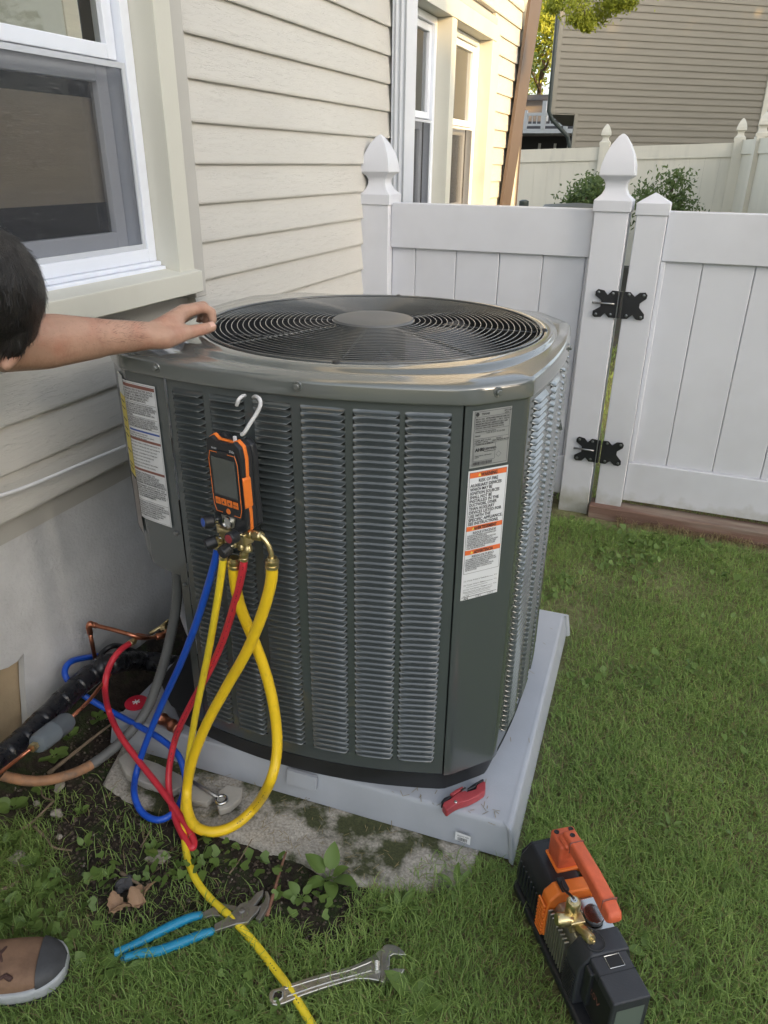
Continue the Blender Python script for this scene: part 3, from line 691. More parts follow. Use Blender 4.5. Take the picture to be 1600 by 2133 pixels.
def louver_panel(name, sa, sb, cols, z0, z1, rows, parent, indiv, matl):
    mb = MB(); edges = [sa] + [q for c in cols for q in c] + [sb]
    for i in range(0, len(edges), 2): add_strip(mb, edges[i], edges[i+1], ZB, ZT, 0, matl, None)
    for c in cols:
        add_strip(mb, c[0], c[1], ZB, z0, 0, matl, None); add_strip(mb, c[0], c[1], z1, ZT, 0, matl, None)
    pn = mb.build(name, matl, parent, smooth=True); e = pn.modifiers.new('es', 'EDGE_SPLIT'); e.split_angle = R(40)
    pitch = (z1-z0)/rows; rest = MB()
    for ci, c in enumerate(cols):
        # sheet behind each scoop closes the column except for the slot under the lip
        for r in range(rows):
            zt = z1-r*pitch; v, f = louver(c[0], c[1], zt, zt-pitch, not indiv)
            if ci in indiv:
                m2 = MB(); m2.add(v, f); m2.build('louver', m_louver2, pn, smooth=True)
            else: rest.add(v, f)
    if rest.v: rest.build('louver_field', m_louver2 if indiv else m_louver, pn, smooth=True, kind='stuff')
    return pn
fx = [(-.897, -.823), (-.808, -.731), (-.712, -.635), (-.616, -.533), (-.518, -.435), (-.425, -.347)]
def sx(x):
    return min((abs(uat(s_)[0].x-x), s_) for s_ in np.linspace(sC+.02, sD-.005, 700))[1]
fcols = [(sx(a), sx(b)) for a, b in fx]
louver_panel('front_panel', sSeamL, sSeamR-.001, fcols, .192, .999, 57, ac, {1, 2, 3, 4, 5}, m_paint)
rcols = [(sE+.045+i*.128, sE+.045+i*.128+.100) for i in range(4)]
louver_panel('side_panel', sSeamR2+.001, sG+.01, rcols, .192, 1.0, 57, ac, set(), m_paint)
mb = MB(); add_strip(mb, sSeamR+.002, sSeamR2-.001, ZB-.002, ZT+.001, .0025, None, None, ds=.004); o = mb.build('corner_panel', m_paint, ac, smooth=True); e = o.modifiers.new('es', 'EDGE_SPLIT'); e.split_angle = R(60)
mb = MB(); add_strip(mb, sG+.011, PER+.02+0, ZB, ZT, 0, None, None, ds=.01); mb.build('rear_panel', m_paint, ac, smooth=True)
# electrical cover at the left corner, with a rounded lower end
def ecover():
    s0, s1 = sB-.10, sSeamL-.0015; n = 44; v = []; f = []
    for i in range(n+1):
        s_ = s0+(s1-s0)*i/n; zb = .565
        d = (s_-sC)
        if -.03 < d < .03: zb = .565+.012*(1-abs(d)/.03)*0
        if s_ < sC+.03: zb = .565+min(.055, .055*((sC+.03-s_)/.07)**1.4)
        v += [U(s_, zb, .002), U(s_, ZT+.001, .004), U(s_, zb, -.02)]
    for i in range(n): a = i*3; f += [(a, a+3, a+4, a+1), (a+2, a+5, a+3, a)]
    o = me_obj('electrical_cover', v, f, m_paint, ac, True); e = o.modifiers.new('es', 'EDGE_SPLIT'); e.split_angle = R(35); return o
ecover()
# service recess below the cover
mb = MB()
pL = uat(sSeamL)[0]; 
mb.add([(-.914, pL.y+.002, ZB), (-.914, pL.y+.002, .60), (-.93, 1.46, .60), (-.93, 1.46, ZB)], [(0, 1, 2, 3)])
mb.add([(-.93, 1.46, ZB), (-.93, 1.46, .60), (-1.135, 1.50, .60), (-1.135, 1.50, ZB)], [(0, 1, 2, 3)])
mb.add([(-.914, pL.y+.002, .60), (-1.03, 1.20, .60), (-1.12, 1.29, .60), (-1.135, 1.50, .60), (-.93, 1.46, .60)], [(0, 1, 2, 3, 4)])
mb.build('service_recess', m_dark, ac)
mb = MB(); add_strip(mb, sSeamL-.024, sSeamL-.002, ZB, .62, .001, None, None, ds=.005); mb.build('panel_flange', m_paint, ac)
mb = MB(); add_strip(mb, 0, sB-.20, ZB, ZT, 0, None, None); mb.build('left_panel', m_paint, ac)
# coil and inner drum
def loop(off, z): return [Vector((p.x+nn.x*off, p.y+nn.y*off, z)) for p, nn in (uat(PER*i/160) for i in range(160))]
mb = MB(); v = loop(-.035, .16)+loop(-.035, 1.0)
mb.add(v, [(i, (i+1) % 160, (i+1) % 160+160, i+160) for i in range(160) if not (uat(PER*(i+.5)/160)[0].x < -.90 and uat(PER*(i+.5)/160)[0].y < 1.5)]); mb.build('condenser_coil', m_coil, ac, smooth=True)
# base pan
v = loop(-.018, .0915)+loop(-.006, .150)+loop(.002, .1545)+loop(-.03, .1545); f = []
for j_ in range(3): f += [(j_*160+i, j_*160+(i+1) % 160, (j_+1)*160+(i+1) % 160, (j_+1)*160+i) for i in range(160)]
f.append(tuple(480+i for i in range(160))); me_obj('base_pan', v, f, m_base, ac, True).modifiers.new('es', 'EDGE_SPLIT').split_angle = R(40)
# top cap: skirt follows the cabinet, top sheet runs in to the round opening
CC = Vector((-.655, 1.605)); RR = .385; NA = 240
def radial(a):
    d = Vector((math.cos(a), math.sin(a))); best = 0
    for i in range(NO):
        p, q = OUT[i]-CC, OUT[(i+1) % NO]-CC; e_ = q-p; den = d.x*e_.y-d.y*e_.x
        if abs(den) < 1e-12: continue
        t = (p.x*e_.y-p.y*e_.x)/den; u_ = (p.x*d.y-p.y*d.x)/den
        if t > 0 and -1e-6 <= u_ <= 1+1e-6: best = max(best, t)
    return best
rad = [radial(2*math.pi*i/NA) for i in range(NA)]
radS = [sum(rad[(i+k) % NA] for k in range(-5, 6))/11 for i in range(NA)]
def capring(fn): return [Vector((CC.x+math.cos(2*math.pi*i/NA)*fn(i)[0], CC.y+math.sin(2*math.pi*i/NA)*fn(i)[0], fn(i)[1])) for i in range(NA)]
rg = [capring(lambda i: (rad[i]+.004, 1.0145)), capring(lambda i: (rad[i]+.0085, 1.0155)), capring(lambda i: (rad[i]+.0090, 1.018)), capring(lambda i: (rad[i]+.0086, 1.024)), capring(lambda i: (rad[i]+.0069, 1.040)), capring(lambda i: (rad[i]+.0065, 1.043)), capring(lambda i: (rad[i]+.004, 1.0475)), capring(lambda i: (rad[i]-.001, 1.0500)),
      capring(lambda i: (radS[i]*.6+(RR+.012)*.4-.006, 1.0535)), capring(lambda i: (radS[i]*.42+(RR+.012)*.58-.004, 1.0545)), capring(lambda i: (radS[i]*.33+(RR+.012)*.67-.002, 1.0600)), capring(lambda i: (radS[i]*.2+(RR+.012)*.8, 1.0625)), capring(lambda i: (RR+.012, 1.0640)), capring(lambda i: (RR+.004, 1.0640)),
      capring(lambda i: (RR-.001, 1.0605)), capring(lambda i: (RR-.003, 1.052)), capring(lambda i: (RR-.006, 1.035))]
v = [q for r_ in rg for q in r_]; f = []
for j_ in range(len(rg)-1): f += [(j_*NA+i, j_*NA+(i+1) % NA, (j_+1)*NA+(i+1) % NA, (j_+1)*NA+i) for i in range(NA)]
cap = me_obj('top_cap', v, f, m_cap, ac, True)
def cap_screw(s_, z=1.0345):
    p = U(s_, z, .0085); _, nn = uat(s_)
    M = axis_m(p, (nn.x, nn.y, 0))
    sc = lathe('screw', [(.010, -.001), (.0088, .0012), (.0075, .0012), (.0055, .0004), (.0055, .0055), (.0045, .0065), (.001, .0065)], M, m_cap, cap, 14)
cap_screw(s_of((-.926, 1.168))-.0); cap_screw(s_of((-.617, 1.157))); cap_screw(sD+.05); cap_screw(sE+.35)
lathe('screw', [(.006, 0), (.005, .004), (.001, .005)], axis_m(U(sSeamL-.018, .672, .003), (-.2, -1, 0)), m_screw, ac, 10)
lathe('screw', [(.005, 0), (.004, .003), (.001, .004)], axis_m(U(sSeamL-.012, .545, .003), (-.1, -1, 0)), m_screw, ac, 10)
# grille: concentric rings, spokes, hub
grille = bpy.data.objects.new('fan_grille', None); C.objects.link(grille); grille.parent = ac
def torus(r, z, rr, seg=120, s2=8):
    v = []; f = []
    for i in range(seg):
        a = 2*math.pi*i/seg
        for k in range(s2):
            b = 2*math.pi*k/s2; q = r+rr*math.cos(b); v.append((CC.x+q*math.cos(a), CC.y+q*math.sin(a), z+rr*math.sin(b)))
    for i in range(seg):
        for k in range(s2): f.append((i*s2+k, ((i+1) % seg)*s2+k, ((i+1) % seg)*s2+(k+1) % s2, i*s2+(k+1) % s2))
    return v, f
NR = 23
for i in range(NR):
    r = .094+(.372-.094)*i/(NR-1); z = 1.0700-.0085*((i/(NR-1))**2)
    me_obj('grille_ring', *torus(r, z, .0013), m_wire, grille, True)
me_obj('grille_rim', *torus(.381, 1.0635, .0032), m_wire, grille, True)
for k in range(8):
    a = R(12+45*k); d = Vector((math.cos(a), math.sin(a)))
    pts = [Vector((CC.x+d.x*q, CC.y+d.y*q, zz)) for q, zz in ((.05, 1.0655), (.2, 1.0630), (.378, 1.0565))]
    tube('grille_spoke', pts, .0032 if k % 2 else .0026, m_base if k % 2 == 0 else m_wire, grille, 8)
    if k % 2 == 0:
        q = CC+d*.386; lathe('grille_clip', [(.009, 0), (.009, .004), (.006, .007), (.002, .008)], Matrix.Translation((q.x, q.y, 1.060)), m_base, grille, 12)
lathe('grille_hub', [(.092, 1.066), (.0935, 1.069), (.090, 1.0745), (.078, 1.0775), (.05, 1.079), (.01, 1.0795)], Matrix.Translation((CC.x, CC.y, 0)), mat('hub_cap_plastic', (.105, .108, .11), .42, var=.04), grille, 64)
v = []; 
for z, r in ((1.045, .378), (.90, .372), (.86, .30), (.855, .01)):
    v += [(CC.x+r*math.cos(2*math.pi*i/96), CC.y+r*math.sin(2*math.pi*i/96), z) for i in range(96)]
me_obj('fan_shroud', v, [(j_*96+(i+1) % 96, j_*96+i, (j_+1)*96+i, (j_+1)*96+(i+1) % 96) for j_ in range(3) for i in range(96)], m_dark, ac, True)
lathe('fan_motor', [(.07, .93), (.075, .95), (.075, 1.055), (.06, 1.063)], Matrix.Translation((CC.x, CC.y, 0)), m_base, ac, 40)
for k in range(3):
    v = []; f = []; a0 = R(-75+120*k)
    for i in range(9):
        r = .07+.285*i/8; half = .40-.04*i/8
        for j_ in range(7):
            t = j_/6-.5; a = a0+2*half*t+.12*i/8; v.append((CC.x+r*math.cos(a), CC.y+r*math.sin(a), .985+.07*t-.006*math.sin(math.pi*(t+.5))))
    for i in range(8):
        for j_ in range(6): q = i*7+j_; f.append((q, q+1, q+8, q+7))
    b_ = me_obj('fan_blade', v, f, m_fan, ac, True); b_.modifiers.new('so', 'SOLIDIFY').thickness = .002

# ---- labels
def lab(name, s0, s1, zt, zb, mt, off=.0034, skew=0):
    n = max(2, int((s1-s0)/.004)); v = []; f = []
    for i in range(n+1):
        q = s0+(s1-s0)*i/n; v += [U(q, zb+skew*i/n, off), U(q, zt+skew*i/n, off)]
    for i in range(n): a = i*2; f.append((a, a+2, a+3, a+1))
    return me_obj(name, v, f, mt, ac, True)
def rect(mb, s0, s1, z0, z1, off):
    n = max(1, int((s1-s0)/.006)); v = []; f = []
    for i in range(n+1):
        q = s0+(s1-s0)*i/n; v += [U(q, z0, off), U(q, z1, off)]
    return mb.add(v, [(i*2, i*2+2, i*2+3, i*2+1) for i in range(n)])
def hexbox(mb, s0, s1, z0, z1, w_, off):
    rect(mb, s0, s1, z0, z0+w_, off); rect(mb, s0, s1, z1-w_, z1, off); rect(mb, s0, s0+w_, z0+w_, z1-w_, off); rect(mb, s1-w_, s1, z0+w_, z1-w_, off)
O1, O2, O3 = .0036, .0041, .0046
sP0 = sD+.004; sP1 = sD+.086
pl = lab('nameplate', sP0, sP1, 1.004, .895, m_plate, O1)
mb = MB(); hexbox(mb, sP0+.004, sP1-.003, .8985, 1.0015, .0006, O2)
for z in (.991, .9665, .9500, .9405): rect(mb, sP0+.004, sP1-.003, z, z+.0005, O2)
hexbox(mb, sP0+.006, sP0+.052, .9075, .9385, .0005, O2)
x = sP0+.006; random.seed(5)
while x < sP0+.046: ww = random.choice([.0003, .0006, .0009]); rect(mb, x, x+ww, .9000, .9062, O2); x += ww+random.choice([.0004, .0007])
for k in range(28):   # certification diamond and seals
    pass
mb.lathe([(.0038, 0), (.0038, .0002)], axis_m(U(sP0+.009, .9967, O2), (uat(sP0+.04)[1].x, uat(sP0+.04)[1].y, 0)), 16)
dm = [(sP0+.060, .9095), (sP0+.066, .9155), (sP0+.060, .9215), (sP0+.054, .9155)]
for i in range(4):
    (a, b), (c, d) = dm[i], dm[(i+1) % 4]; mb.add([U(a, b, O2), U(c, d, O2), U(c*.9+(sP0+.060)*.1, d*.9+.9155*.1, O2), U(a*.9+(sP0+.060)*.1, b*.9+.9155*.1, O2)], [(0, 1, 2, 3)])
mb.build('nameplate_rules', m_ink, pl)
fnP = lambda u, v_: U(sP0+u, v_, O3)
T = []
T += [('TRANE', .0055, .017, .9948, 'LEFT', None, .03), ('MFG DATE', .0034, .0655, .9968), ('6/2025', .0034, .0665, .9928),
      ('MOD. NO.  4TTR3048A1000AA', .0040, .006, .9862), ('V 208-230', .0040, .060, .9862), ('SERIAL NO. 25115S2GEF', .0040, .006, .9818), ('PH 1   HZ 60', .0040, .055, .9818),
      ('MINIMUM CIRCUIT AMPACITY', .0038, .006, .9774), ('28.0  AMP', .0038, .058, .9774), ('OVERCURRENT PROTECTIVE DEVICE', .0036, .006, .9734), ('45', .0038, .060, .9734),
      ('USA/CAN  MAX FUSE / BREAKER (HACR)', .0034, .006, .9694), ('ASSEMBLED IN USA WITH PARTS', .0030, .006, .9626), ('A Z5  75 12 17  R 2 24 7925', .0034, .030, .9592),
      ('TRANE', .0036, .006, .9548), ('COMPR. MOT. 17.1 RLA', .0033, .006, .9460), ('200-230 V', .0033, .052, .9460), ('O.D. MOT. 1.00 FLA', .0033, .006, .9425), ('HIGH PRES SIDE 480 PSIG', .0033, .044, .9425),
      ('AHRI', .0085, .0085, .9265, 'LEFT', None, .05), ('CERTIFIED.', .0055, .028, .9275), ('www.ahridirectory.org', .0028, .027, .9240), ('Unitary Small AC  AHRI Standard', .0026, .0085, .9170), ('210/240', .0026, .0085, .9140), ('Outdoor Use. UL 60335-2-40', .0030, .010, .9388)]
T = [t if len(t) > 4 else t+('LEFT', None, .03) for t in T]
lettering(T, fnP, m_ink, pl)
# warning label
sW0, sW1 = sD+.003, sD+.0885; zt, zb = .8895, .612
wl_ = lab('warning_label', sW0, sW1, zt, zb, m_label, O1); 
H_or = [(.8750, .8855), (.7655, .7755), (.7140, .7240)]
for a, b in H_or: mb = MB(); rect(mb, sW0+.003, sW1-.003, a, b, O2); mb.build('orange_band', m_orange_ink, wl_)
mb = MB()
hexbox(mb, sW0+.0024, sW1-.0024, .6720, .8862, .0006, O2+.0001)
for z, a, b in ((.6545, .045, .072), (.6450, .043, .072), (.6405, .010, .060), (.6345, .046, .072), (.6265, .008, .068), (.6230, .010, .068)): rect(mb, sW0+a, sW0+b, z, z+.0006, O2)
rect(mb, sW0+.002, sW1-.003, .6180, .6190, O2)
# open book and manual pictograms
for cx_ in (.040, .068):
    hexbox(mb, sW0+cx_-.006, sW0+cx_, .6135, .6175, .0005, O2+.0002); hexbox(mb, sW0+cx_, sW0+cx_+.006, .6135, .6175, .0005, O2+.0002)
mb.build('label_rules', m_ink, wl_)
fnW = lambda u, v_: U(sW0+u, v_, O3)
big = ['AUXILIARY DEVICES', 'WHICH MAY BE', 'IGNITION SOURCES', 'SHALL NOT BE', 'INSTALLED IN THE', 'DUCTWORK, OTHER', 'THAN AUXILIARY', 'DEVICES LISTED FOR', 'USE WITH THE', 'SPECIFIC APPLIANCE.', 'SEE INSTRUCTIONS.']
T = [('\u26a0WARNING' if False else 'WARNING', .0105, .044, .8765, 'CENTER', .036, .03), ('RISK OF FIRE', .0092, .043, .8655, 'CENTER', .042, .015), ('AVERTISSEMENT', .0095, .044, .7668, 'CENTER', .052, .03), ('RISQUE D\'INCENDIE', .0072, .043, .7582, 'CENTER', .052, .015), ('ADVERTENCIA', .0095, .044, .7153, 'CENTER', .044, .03), ('RIESGO DE FUEGO', .0072, .043, .7068, 'CENTER', .050, .015)]
for i, l in enumerate(big): T.append((l, .0088, .005, .8568-i*.0079, 'LEFT', len(l)*.0040, .02))
fr = ['TOUS LES APPAREILS AUXILIAIRES QUI', 'PEUVENT ETRE UNE SOURCE', "D'INFLAMMATION NE DOIVENT PAS ETRE", 'INSTALLES DANS LES CONDUITS, A', "L'EXCEPTION DES APPAREILS AUXILIAIRES", 'REPERTORIES POUR ETRE UTILISES AVEC', 'CET ELECTROMENAGER EN PARTICULIER.', 'VOIR LES INSTRUCTIONS.']
es = ['NO DEBEN INSTALARSE DISPOSITIVOS', 'AUXILIARES QUE PUEDAN SER FUENTES DE', 'IGNICION EN LAS TUBERIAS, A MENOS QUE', 'SEAN DISPOSITIVOS AUXILIARES', 'CLASIFICADOS PARA PARA USAR CON EL', 'APARATO ESPECIFICO. CONSULTE LAS', 'INSTRUCCIONES.']
for i, l in enumerate(fr): T.append((l, .0042, .005, .7538-i*.0039, 'LEFT', len(l)*.0019, .02))
for i, l in enumerate(es): T.append((l, .0042, .005, .7025-i*.0040, 'LEFT', len(l)*.0019, .02))
T += [('\u2460' if False else '(1) Charge Added at Factory =', .0044, .004, .6545), ('lb/oz', .0036, .074, .6550), ('(2) Charge Added in Field =', .0044, .004, .6450), ('lb/oz', .0036, .074, .6455), ('(1)+(2) Total System Charge =', .0044, .004, .6345), ('lb/oz', .0036, .074, .6350), ('REFRIGERATION SYSTEM INSTALLED BY:', .0038, .004, .6290), ('TEL. NO.', .0038, .004, .6200), ('AHJ', .0060, .006, .6133, 'LEFT', None, .03)]
lettering(T, fnW, m_ink, wl_)
tri = MB()
for z in (.8775, .7678, .7162):
    uc = .020 if z > .87 else .014; tri.add([U(sW0+uc, z, O3), U(sW0+uc+.006, z, O3), U(sW0+uc+.003, z+.006, O3)], [(0, 1, 2)])
tri.build('warning_triangle', m_yellow_l, wl_)
# big label on the electrical cover
sL0, sL1 = sC-.006, sC+.093; zt, zb = .994, .684
el = lab('service_label', sL0, sL1, zt, zb, m_label, .0062)
for a, b in ((.982, .989), (.868, .8735), (.7995, .8050)): mb = MB(); rect(mb, sL0+.002, sL1-.003, a, b, .0066); mb.build('brown_band', m_brown_ink, el)
mb = MB(); rect(mb, sL0+.006, sL1-.003, .8885, .8925, .0066); mb.build('blue_band', m_blue_ink, el)
mb = MB(); hexbox(mb, sL0+.0015, sL1-.0022, .6865, .9915, .0005, .0067)
for z in (.9510, .9210, .8975, .7700, .7300): rect(mb, sL0+.003, sL1-.004, z, z+.0006, .0067)
mb.build('label_rules', m_ink, el)
fnL = lambda u, v_: U(sL0+u, v_, .0072)
def para(lines, z, dz, sz, cw): return [(l, sz, .004, z-i*dz, 'LEFT', min(.092, len(l)*cw), .02) for i, l in enumerate(lines)]
T = para(['WARNING: RISK OF ELECTRIC SHOCK', 'CAN CAUSE INJURY OR DEATH: DIS-', 'CONNECT ALL REMOTE ELECTRIC', 'POWER AND DISCHARGE CAPAC-', 'ITORS BEFORE SERVICING.'], .9765, .0054, .0056, .0028)
T += para(['AVERTISSEMENT: RISQUE DE DECHARGE', 'ELECTRIQUE, POUVANT CAUSER DES BLESS-', 'URES OU LA MORT. DECONNECTER TOUTES', 'CONNEXIONS ELECTRIQUES ET CON-', 'DENSATEURS DE DECHARGE AVANT L\'EN-', 'TRETIEN.'], .9455, .0046, .0050, .0025)
T += para(['ADVERTENCIA: EL RIESGO DE DESCARGA', 'ELECTRICA PUEDE CAUSAR LESIONES O', 'MUERTE. DESCONECTE TODAS LAS FUENTES', 'DE ALIMENTACION ELECTRICA Y DESCARGA', 'CAPACITORES ANTES DE REPARAR.'], .9160, .0044, .0050, .0025)
T += para(['USE COPPER CONDUCTORS ONLY', 'Utiliser des conducteurs en cuivre', 'Use conductores de cobre'], .8830, .0045, .0040, .0022)
T += para(['IMPORTANT: OVERALL SYSTEM PERFORMANCE MAY BE', 'AFFECTED BY THE INDOOR UNIT. SEE THE SERVICE', 'FACTS. DO NOT BLOCK AIR INLET OR OUTLET', 'IMPORTANT: LE RENDEMENT DU SYSTEME PEUT', 'ETRE AFFECTE PAR UNITE INTERIEURE', 'VOIR LES DONNEES DE SERVICE', 'IMPORTANTE: EL RENDIMIENTO DEL SISTEMA', 'PUEDE VERSE AFECTADO POR LA UNIDAD'], .8620, .0074, .0038, .0020)
T += para(['WARNING: THIS PRODUCT CAN', 'EXPOSE YOU TO CHEMICALS INCLU-', 'DING LEAD, WHICH ARE KNOWN TO', 'STATE OF CALIFORNIA TO CAUSE CANCER', 'AND BIRTH DEFECTS OR OTHER REPRODUC-', 'TIVE HARM. FOR MORE INFORMATION GO TO'], .7930, .0044, .0050, .0025)
T += para(['AVERTISSEMENT: CE PRODUIT PEUT VOUS', 'EXPOSER A DES PRODUITS CHIMIQUES, NOTAM-', 'MENT LE PLOMB, CONNU DANS L\'ETAT DE', 'CALIFORNIE POUR PROVOQUER LE CANCER', 'ET DES ANOMALIES CONGENITALES. POUR', 'PLUS DE RENSEIGNEMENTS,'], .7640, .0050, .0050, .0025)
T += para(['ADVERTENCIA: ESTE PRODUCTO PUEDE', 'EXPONERLO A SUSTANCIAS QUIMICAS, INCLU-', 'YENDO PLOMO, CONOCIDO EN EL ESTADO DE', 'CALIFORNIA POR CAUSAR CANCER', 'Y DEFECTOS DE NACIMIENTO U OTROS', 'DANOS REPRODUCTIVOS. PARA MAS', 'INFORMACION, DIRIJASE A'], .7240, .0052, .0050, .0025)
lettering(T, fnL, m_ink, el)
yl = lab('energy_label', sC-.052, sC-.0075, .955, .775, m_yellow_l, .0062)
for z in (.94, .925, .90, .88, .865, .83, .80, .79): mb = MB(); rect(mb, sC-.046, sC-.014, z, z+.003, .0066); mb.build('print_line', m_ink, yl)
lab('white_tag', sC-.050, sC-.0078, 1.000, .9555, m_label, .0062)
lab('faded_label', sC-.056, sC-.0085, .770, .64, m_tan_l, .0062)
# small side handle on the right panel
hp = U(sE+.43, .86, .0); _, hn = uat(sE+.43)
mb = MB(); q0 = sE+.34; mb.add([U(q0, .84, .001), U(q0+.15, .84, .001), U(q0+.15, .885, .001), U(q0, .885, .001), U(q0+.01, .845, .016), U(q0+.14, .845, .016), U(q0+.14, .880, .006), U(q0+.01, .880, .006)], BOXF); mb.build('lift_handle', m_paint, ac)

# valves inside the recess
tube('service_valve', [(-.99, 1.40, .30), (-.99, 1.34, .30), (-.985, 1.31, .33)], .014, m_brass, ac, 12, 4)
tube('service_valve', [(-1.03, 1.42, .17), (-1.04, 1.36, .175)], .016, m_brass, ac, 12)
# (part two follows)

# ------------------------------------------------------------------ digital manifold gauge hanging on the louvres
gx, gy = -.722, 1.083
MG = Matrix.Translation((gx, gy, .762)) @ Matrix.Rotation(R(-15), 4, 'Z') @ Matrix.Rotation(R(-2), 4, 'Y')
# local x right, y depth (front is -y), z up
gauge = thing('manifold_gauge', 'black and orange digital manifold gauge with grey screen hooked onto the front louvers', 'gauge')
def gp(x, z, y=0): return MG @ Vector((x, y, z))
MGf = MG @ Matrix(((1, 0, 0, 0), (0, 0, 1, 0), (0, 1, 0, 0), (0, 0, 0, 1)))   # poly (x,z) extruded along y
def gprism(name, poly, y0, y1, mt, bv=0, par=None): return prism(name, poly, y0, y1, mt, par or gauge, MGf, bv)
body = [(-.030, 0), (.030, 0), (.043, .012), (.045, .045), (.043, .07), (.045, .12), (.047, .150), (.044, .172), (.030, .182), (.018, .176), (-.018, .176), (-.030, .184), (-.044, .175), (-.047, .150), (-.044, .11), (-.043, .06), (-.045, .04), (-.042, .012)]
gprism('body_shell', body, -.014, .014, m_blk2, .003)
def sc(poly, k, c=(0, .09)): return [((x-c[0])*k+c[0], (z-c[1])*k+c[1]) for x, z in poly]
gprism('orange_bumper', sc(body, 1.025), -.005, .003, m_orange, .0015)
gprism('back_shell', sc(body, .99), .0145, .030, m_blk2, .004)
gprism('side_grip', [(.0435, .055), (.0478, .058), (.0478, .112), (.0435, .118)], -.0145, .004, m_orange, .0015)
gprism('face_plate', [(-.034, .030), (.034, .030), (.038, .05), (.039, .14), (.032, .160), (-.032, .160), (-.039, .14), (-.038, .05)], -.0165, -.0138, m_blk2, .001)
scr = gprism('screen', [(-.030, .072), (.031, .072), (.031, .146), (-.030, .146)], -.0178, -.0167, mat('dark_lcd', (.085, .095, .09), .16, var=.1, vscale=18, spec=.7))
mb = MB()
for (a, b) in (((-.037, .05), (-.038, .14)), ((-.038, .14), (-.033, .156)), ((-.033, .156), (-.014, .156)), ((.014, .156), (.033, .156)), ((.033, .156), (.038, .14)), ((.038, .14), (.037, .05)), ((.037, .05), (.032, .036)), ((-.037, .05), (-.032, .036)), ((.032, .036), (.016, .036)), ((-.032, .036), (-.016, .036))):
    mb.tube([gp(a[0], a[1], -.0168), gp(b[0], b[1], -.0168)], .0006, 6)
mb.build('orange_outline', m_orange, gauge)
for i in range(4):
    x0 = -.031+i*.0158; bt = gprism('button', [(x0, .052), (x0+.0135, .052), (x0+.0135, .0655), (x0, .0655)], -.0185, -.0167, m_orange, .0012)
    if i in (1, 2):
        z = .0575; c = x0+.0067; s_ = 1 if i == 1 else -1
        me_obj('arrow', [gp(c-.003, z-.002*s_+.001, -.0188), gp(c+.003, z-.002*s_+.001, -.0188), gp(c, z+.003*s_+.001, -.0188)], [(0, 1, 2)], m_ink, bt)
    else: lettering([('ESC' if i == 0 else 'MENU', .0045, 0, 0, 'CENTER')], lambda u, v_, c=x0+.0067: gp(c+u, .0572+v_, -.0188), m_ink, bt)
lathe('logo_button', [(.0058, 0), (.0052, .001), (.001, .0012)], MG @ Matrix.Translation((0, -.0165, .041)) @ Matrix.Rotation(R(90), 4, 'X'), m_orange, gauge, 20)
for it_ in (('testo', .0068, -.030, .1605), ('550s', .0070, .017, .1605)): lettering([it_], lambda u, v_: gp(u, v_, -.0146), m_label, gauge)
# sight glass plate and brass block
gprism('sight_plate', [(-.022, .030), (.016, .030), (.010, .010), (0, .004), (-.016, .012)], -.0172, -.0142, m_alu, .001)
lathe('sight_glass', [(.0125, 0), (.0125, .005), (.010, .0055), (.010, .0035), (.001, .0035)], MG @ Matrix.Translation((-.003, -.0172, .018)) @ Matrix.Rotation(R(90), 4, 'X'), m_chrome, gauge, 24)
mb = MB(); mb.box((-.040, -.014, -.026), (.032, .012, -.001), MG); mb.box((-.050, -.010, -.020), (-.040, .008, .0), MG); mb.build('valve_block', m_brass, gauge, bv=.003)
for i, x in enumerate((-.030, -.010, .011, .027)):
    lathe('port', [(.0075, 0), (.0075, -.006), (.009, -.008), (.009, -.016), (.0065, -.018)][::-1], MG @ Matrix.Translation((x, -.002, -.024)), m_brass, gauge, 12)
def knob(x, z, col, dx, dz, nm, L_=.030):
    d = MG.to_3x3() @ Vector((dx, -1, dz)); q = gp(x, z, -.012); Mx = axis_m(q, d)
    k = bpy.data.objects.new(nm, None); C.objects.link(k); k.parent = gauge
    lathe('stem', [(.006, 0), (.006, .012)], Mx, m_chrome, k, 12)
    v = []; prof = [(.0115, .010), (.0125, .013), (.0125, L_-.002), (.011, L_)]
    o = me_obj('grip', *lathev(prof, Mx, 24), m_blk2, k, False); 
    if col: lathe('disc', [(.0085, L_), (.0080, L_+.0008), (.001, L_+.001)], Mx, col, k, 20)
knob(-.040, .012, mat('knob_blue', (.01, .08, .45), .4), -.28, .10, 'blue_knob'); knob(.020, -.002, mat('knob_red', (.30, .03, .04), .4), .05, .05, 'red_knob')
knob(-.036, -.028, None, -.55, -.25, 'black_knob', .032); knob(-.004, -.032, None, -.05, -.25, 'black_knob', .030)
# hook
hkm = mat('hook_plastic', (.62, .62, .63), .4)
tube('hook', [P(*q) for q in ((503, 906, 'y', 1.068), (510, 900, 'y', 1.068), (521, 882, 'y', 1.075), (534, 862, 'y', 1.085), (542, 845, 'y', 1.09), (541, 832, 'y', 1.095), (533, 826, 'y', 1.11), (528, 828, 'y', 1.14))], .0036, hkm, gauge, 10, 6)
tube('hook', [P(*q) for q in ((510, 824, 'y', 1.125), (504, 826, 'y', 1.11), (497, 833, 'y', 1.10), (493, 845, 'y', 1.10))], .0034, hkm, gauge, 10, 5)
mb = MB(); mb.box((.0165, -.002, .172), (.0225, .003, .188), MG); mb.build('hook_pin', m_label, gauge, bv=.001)
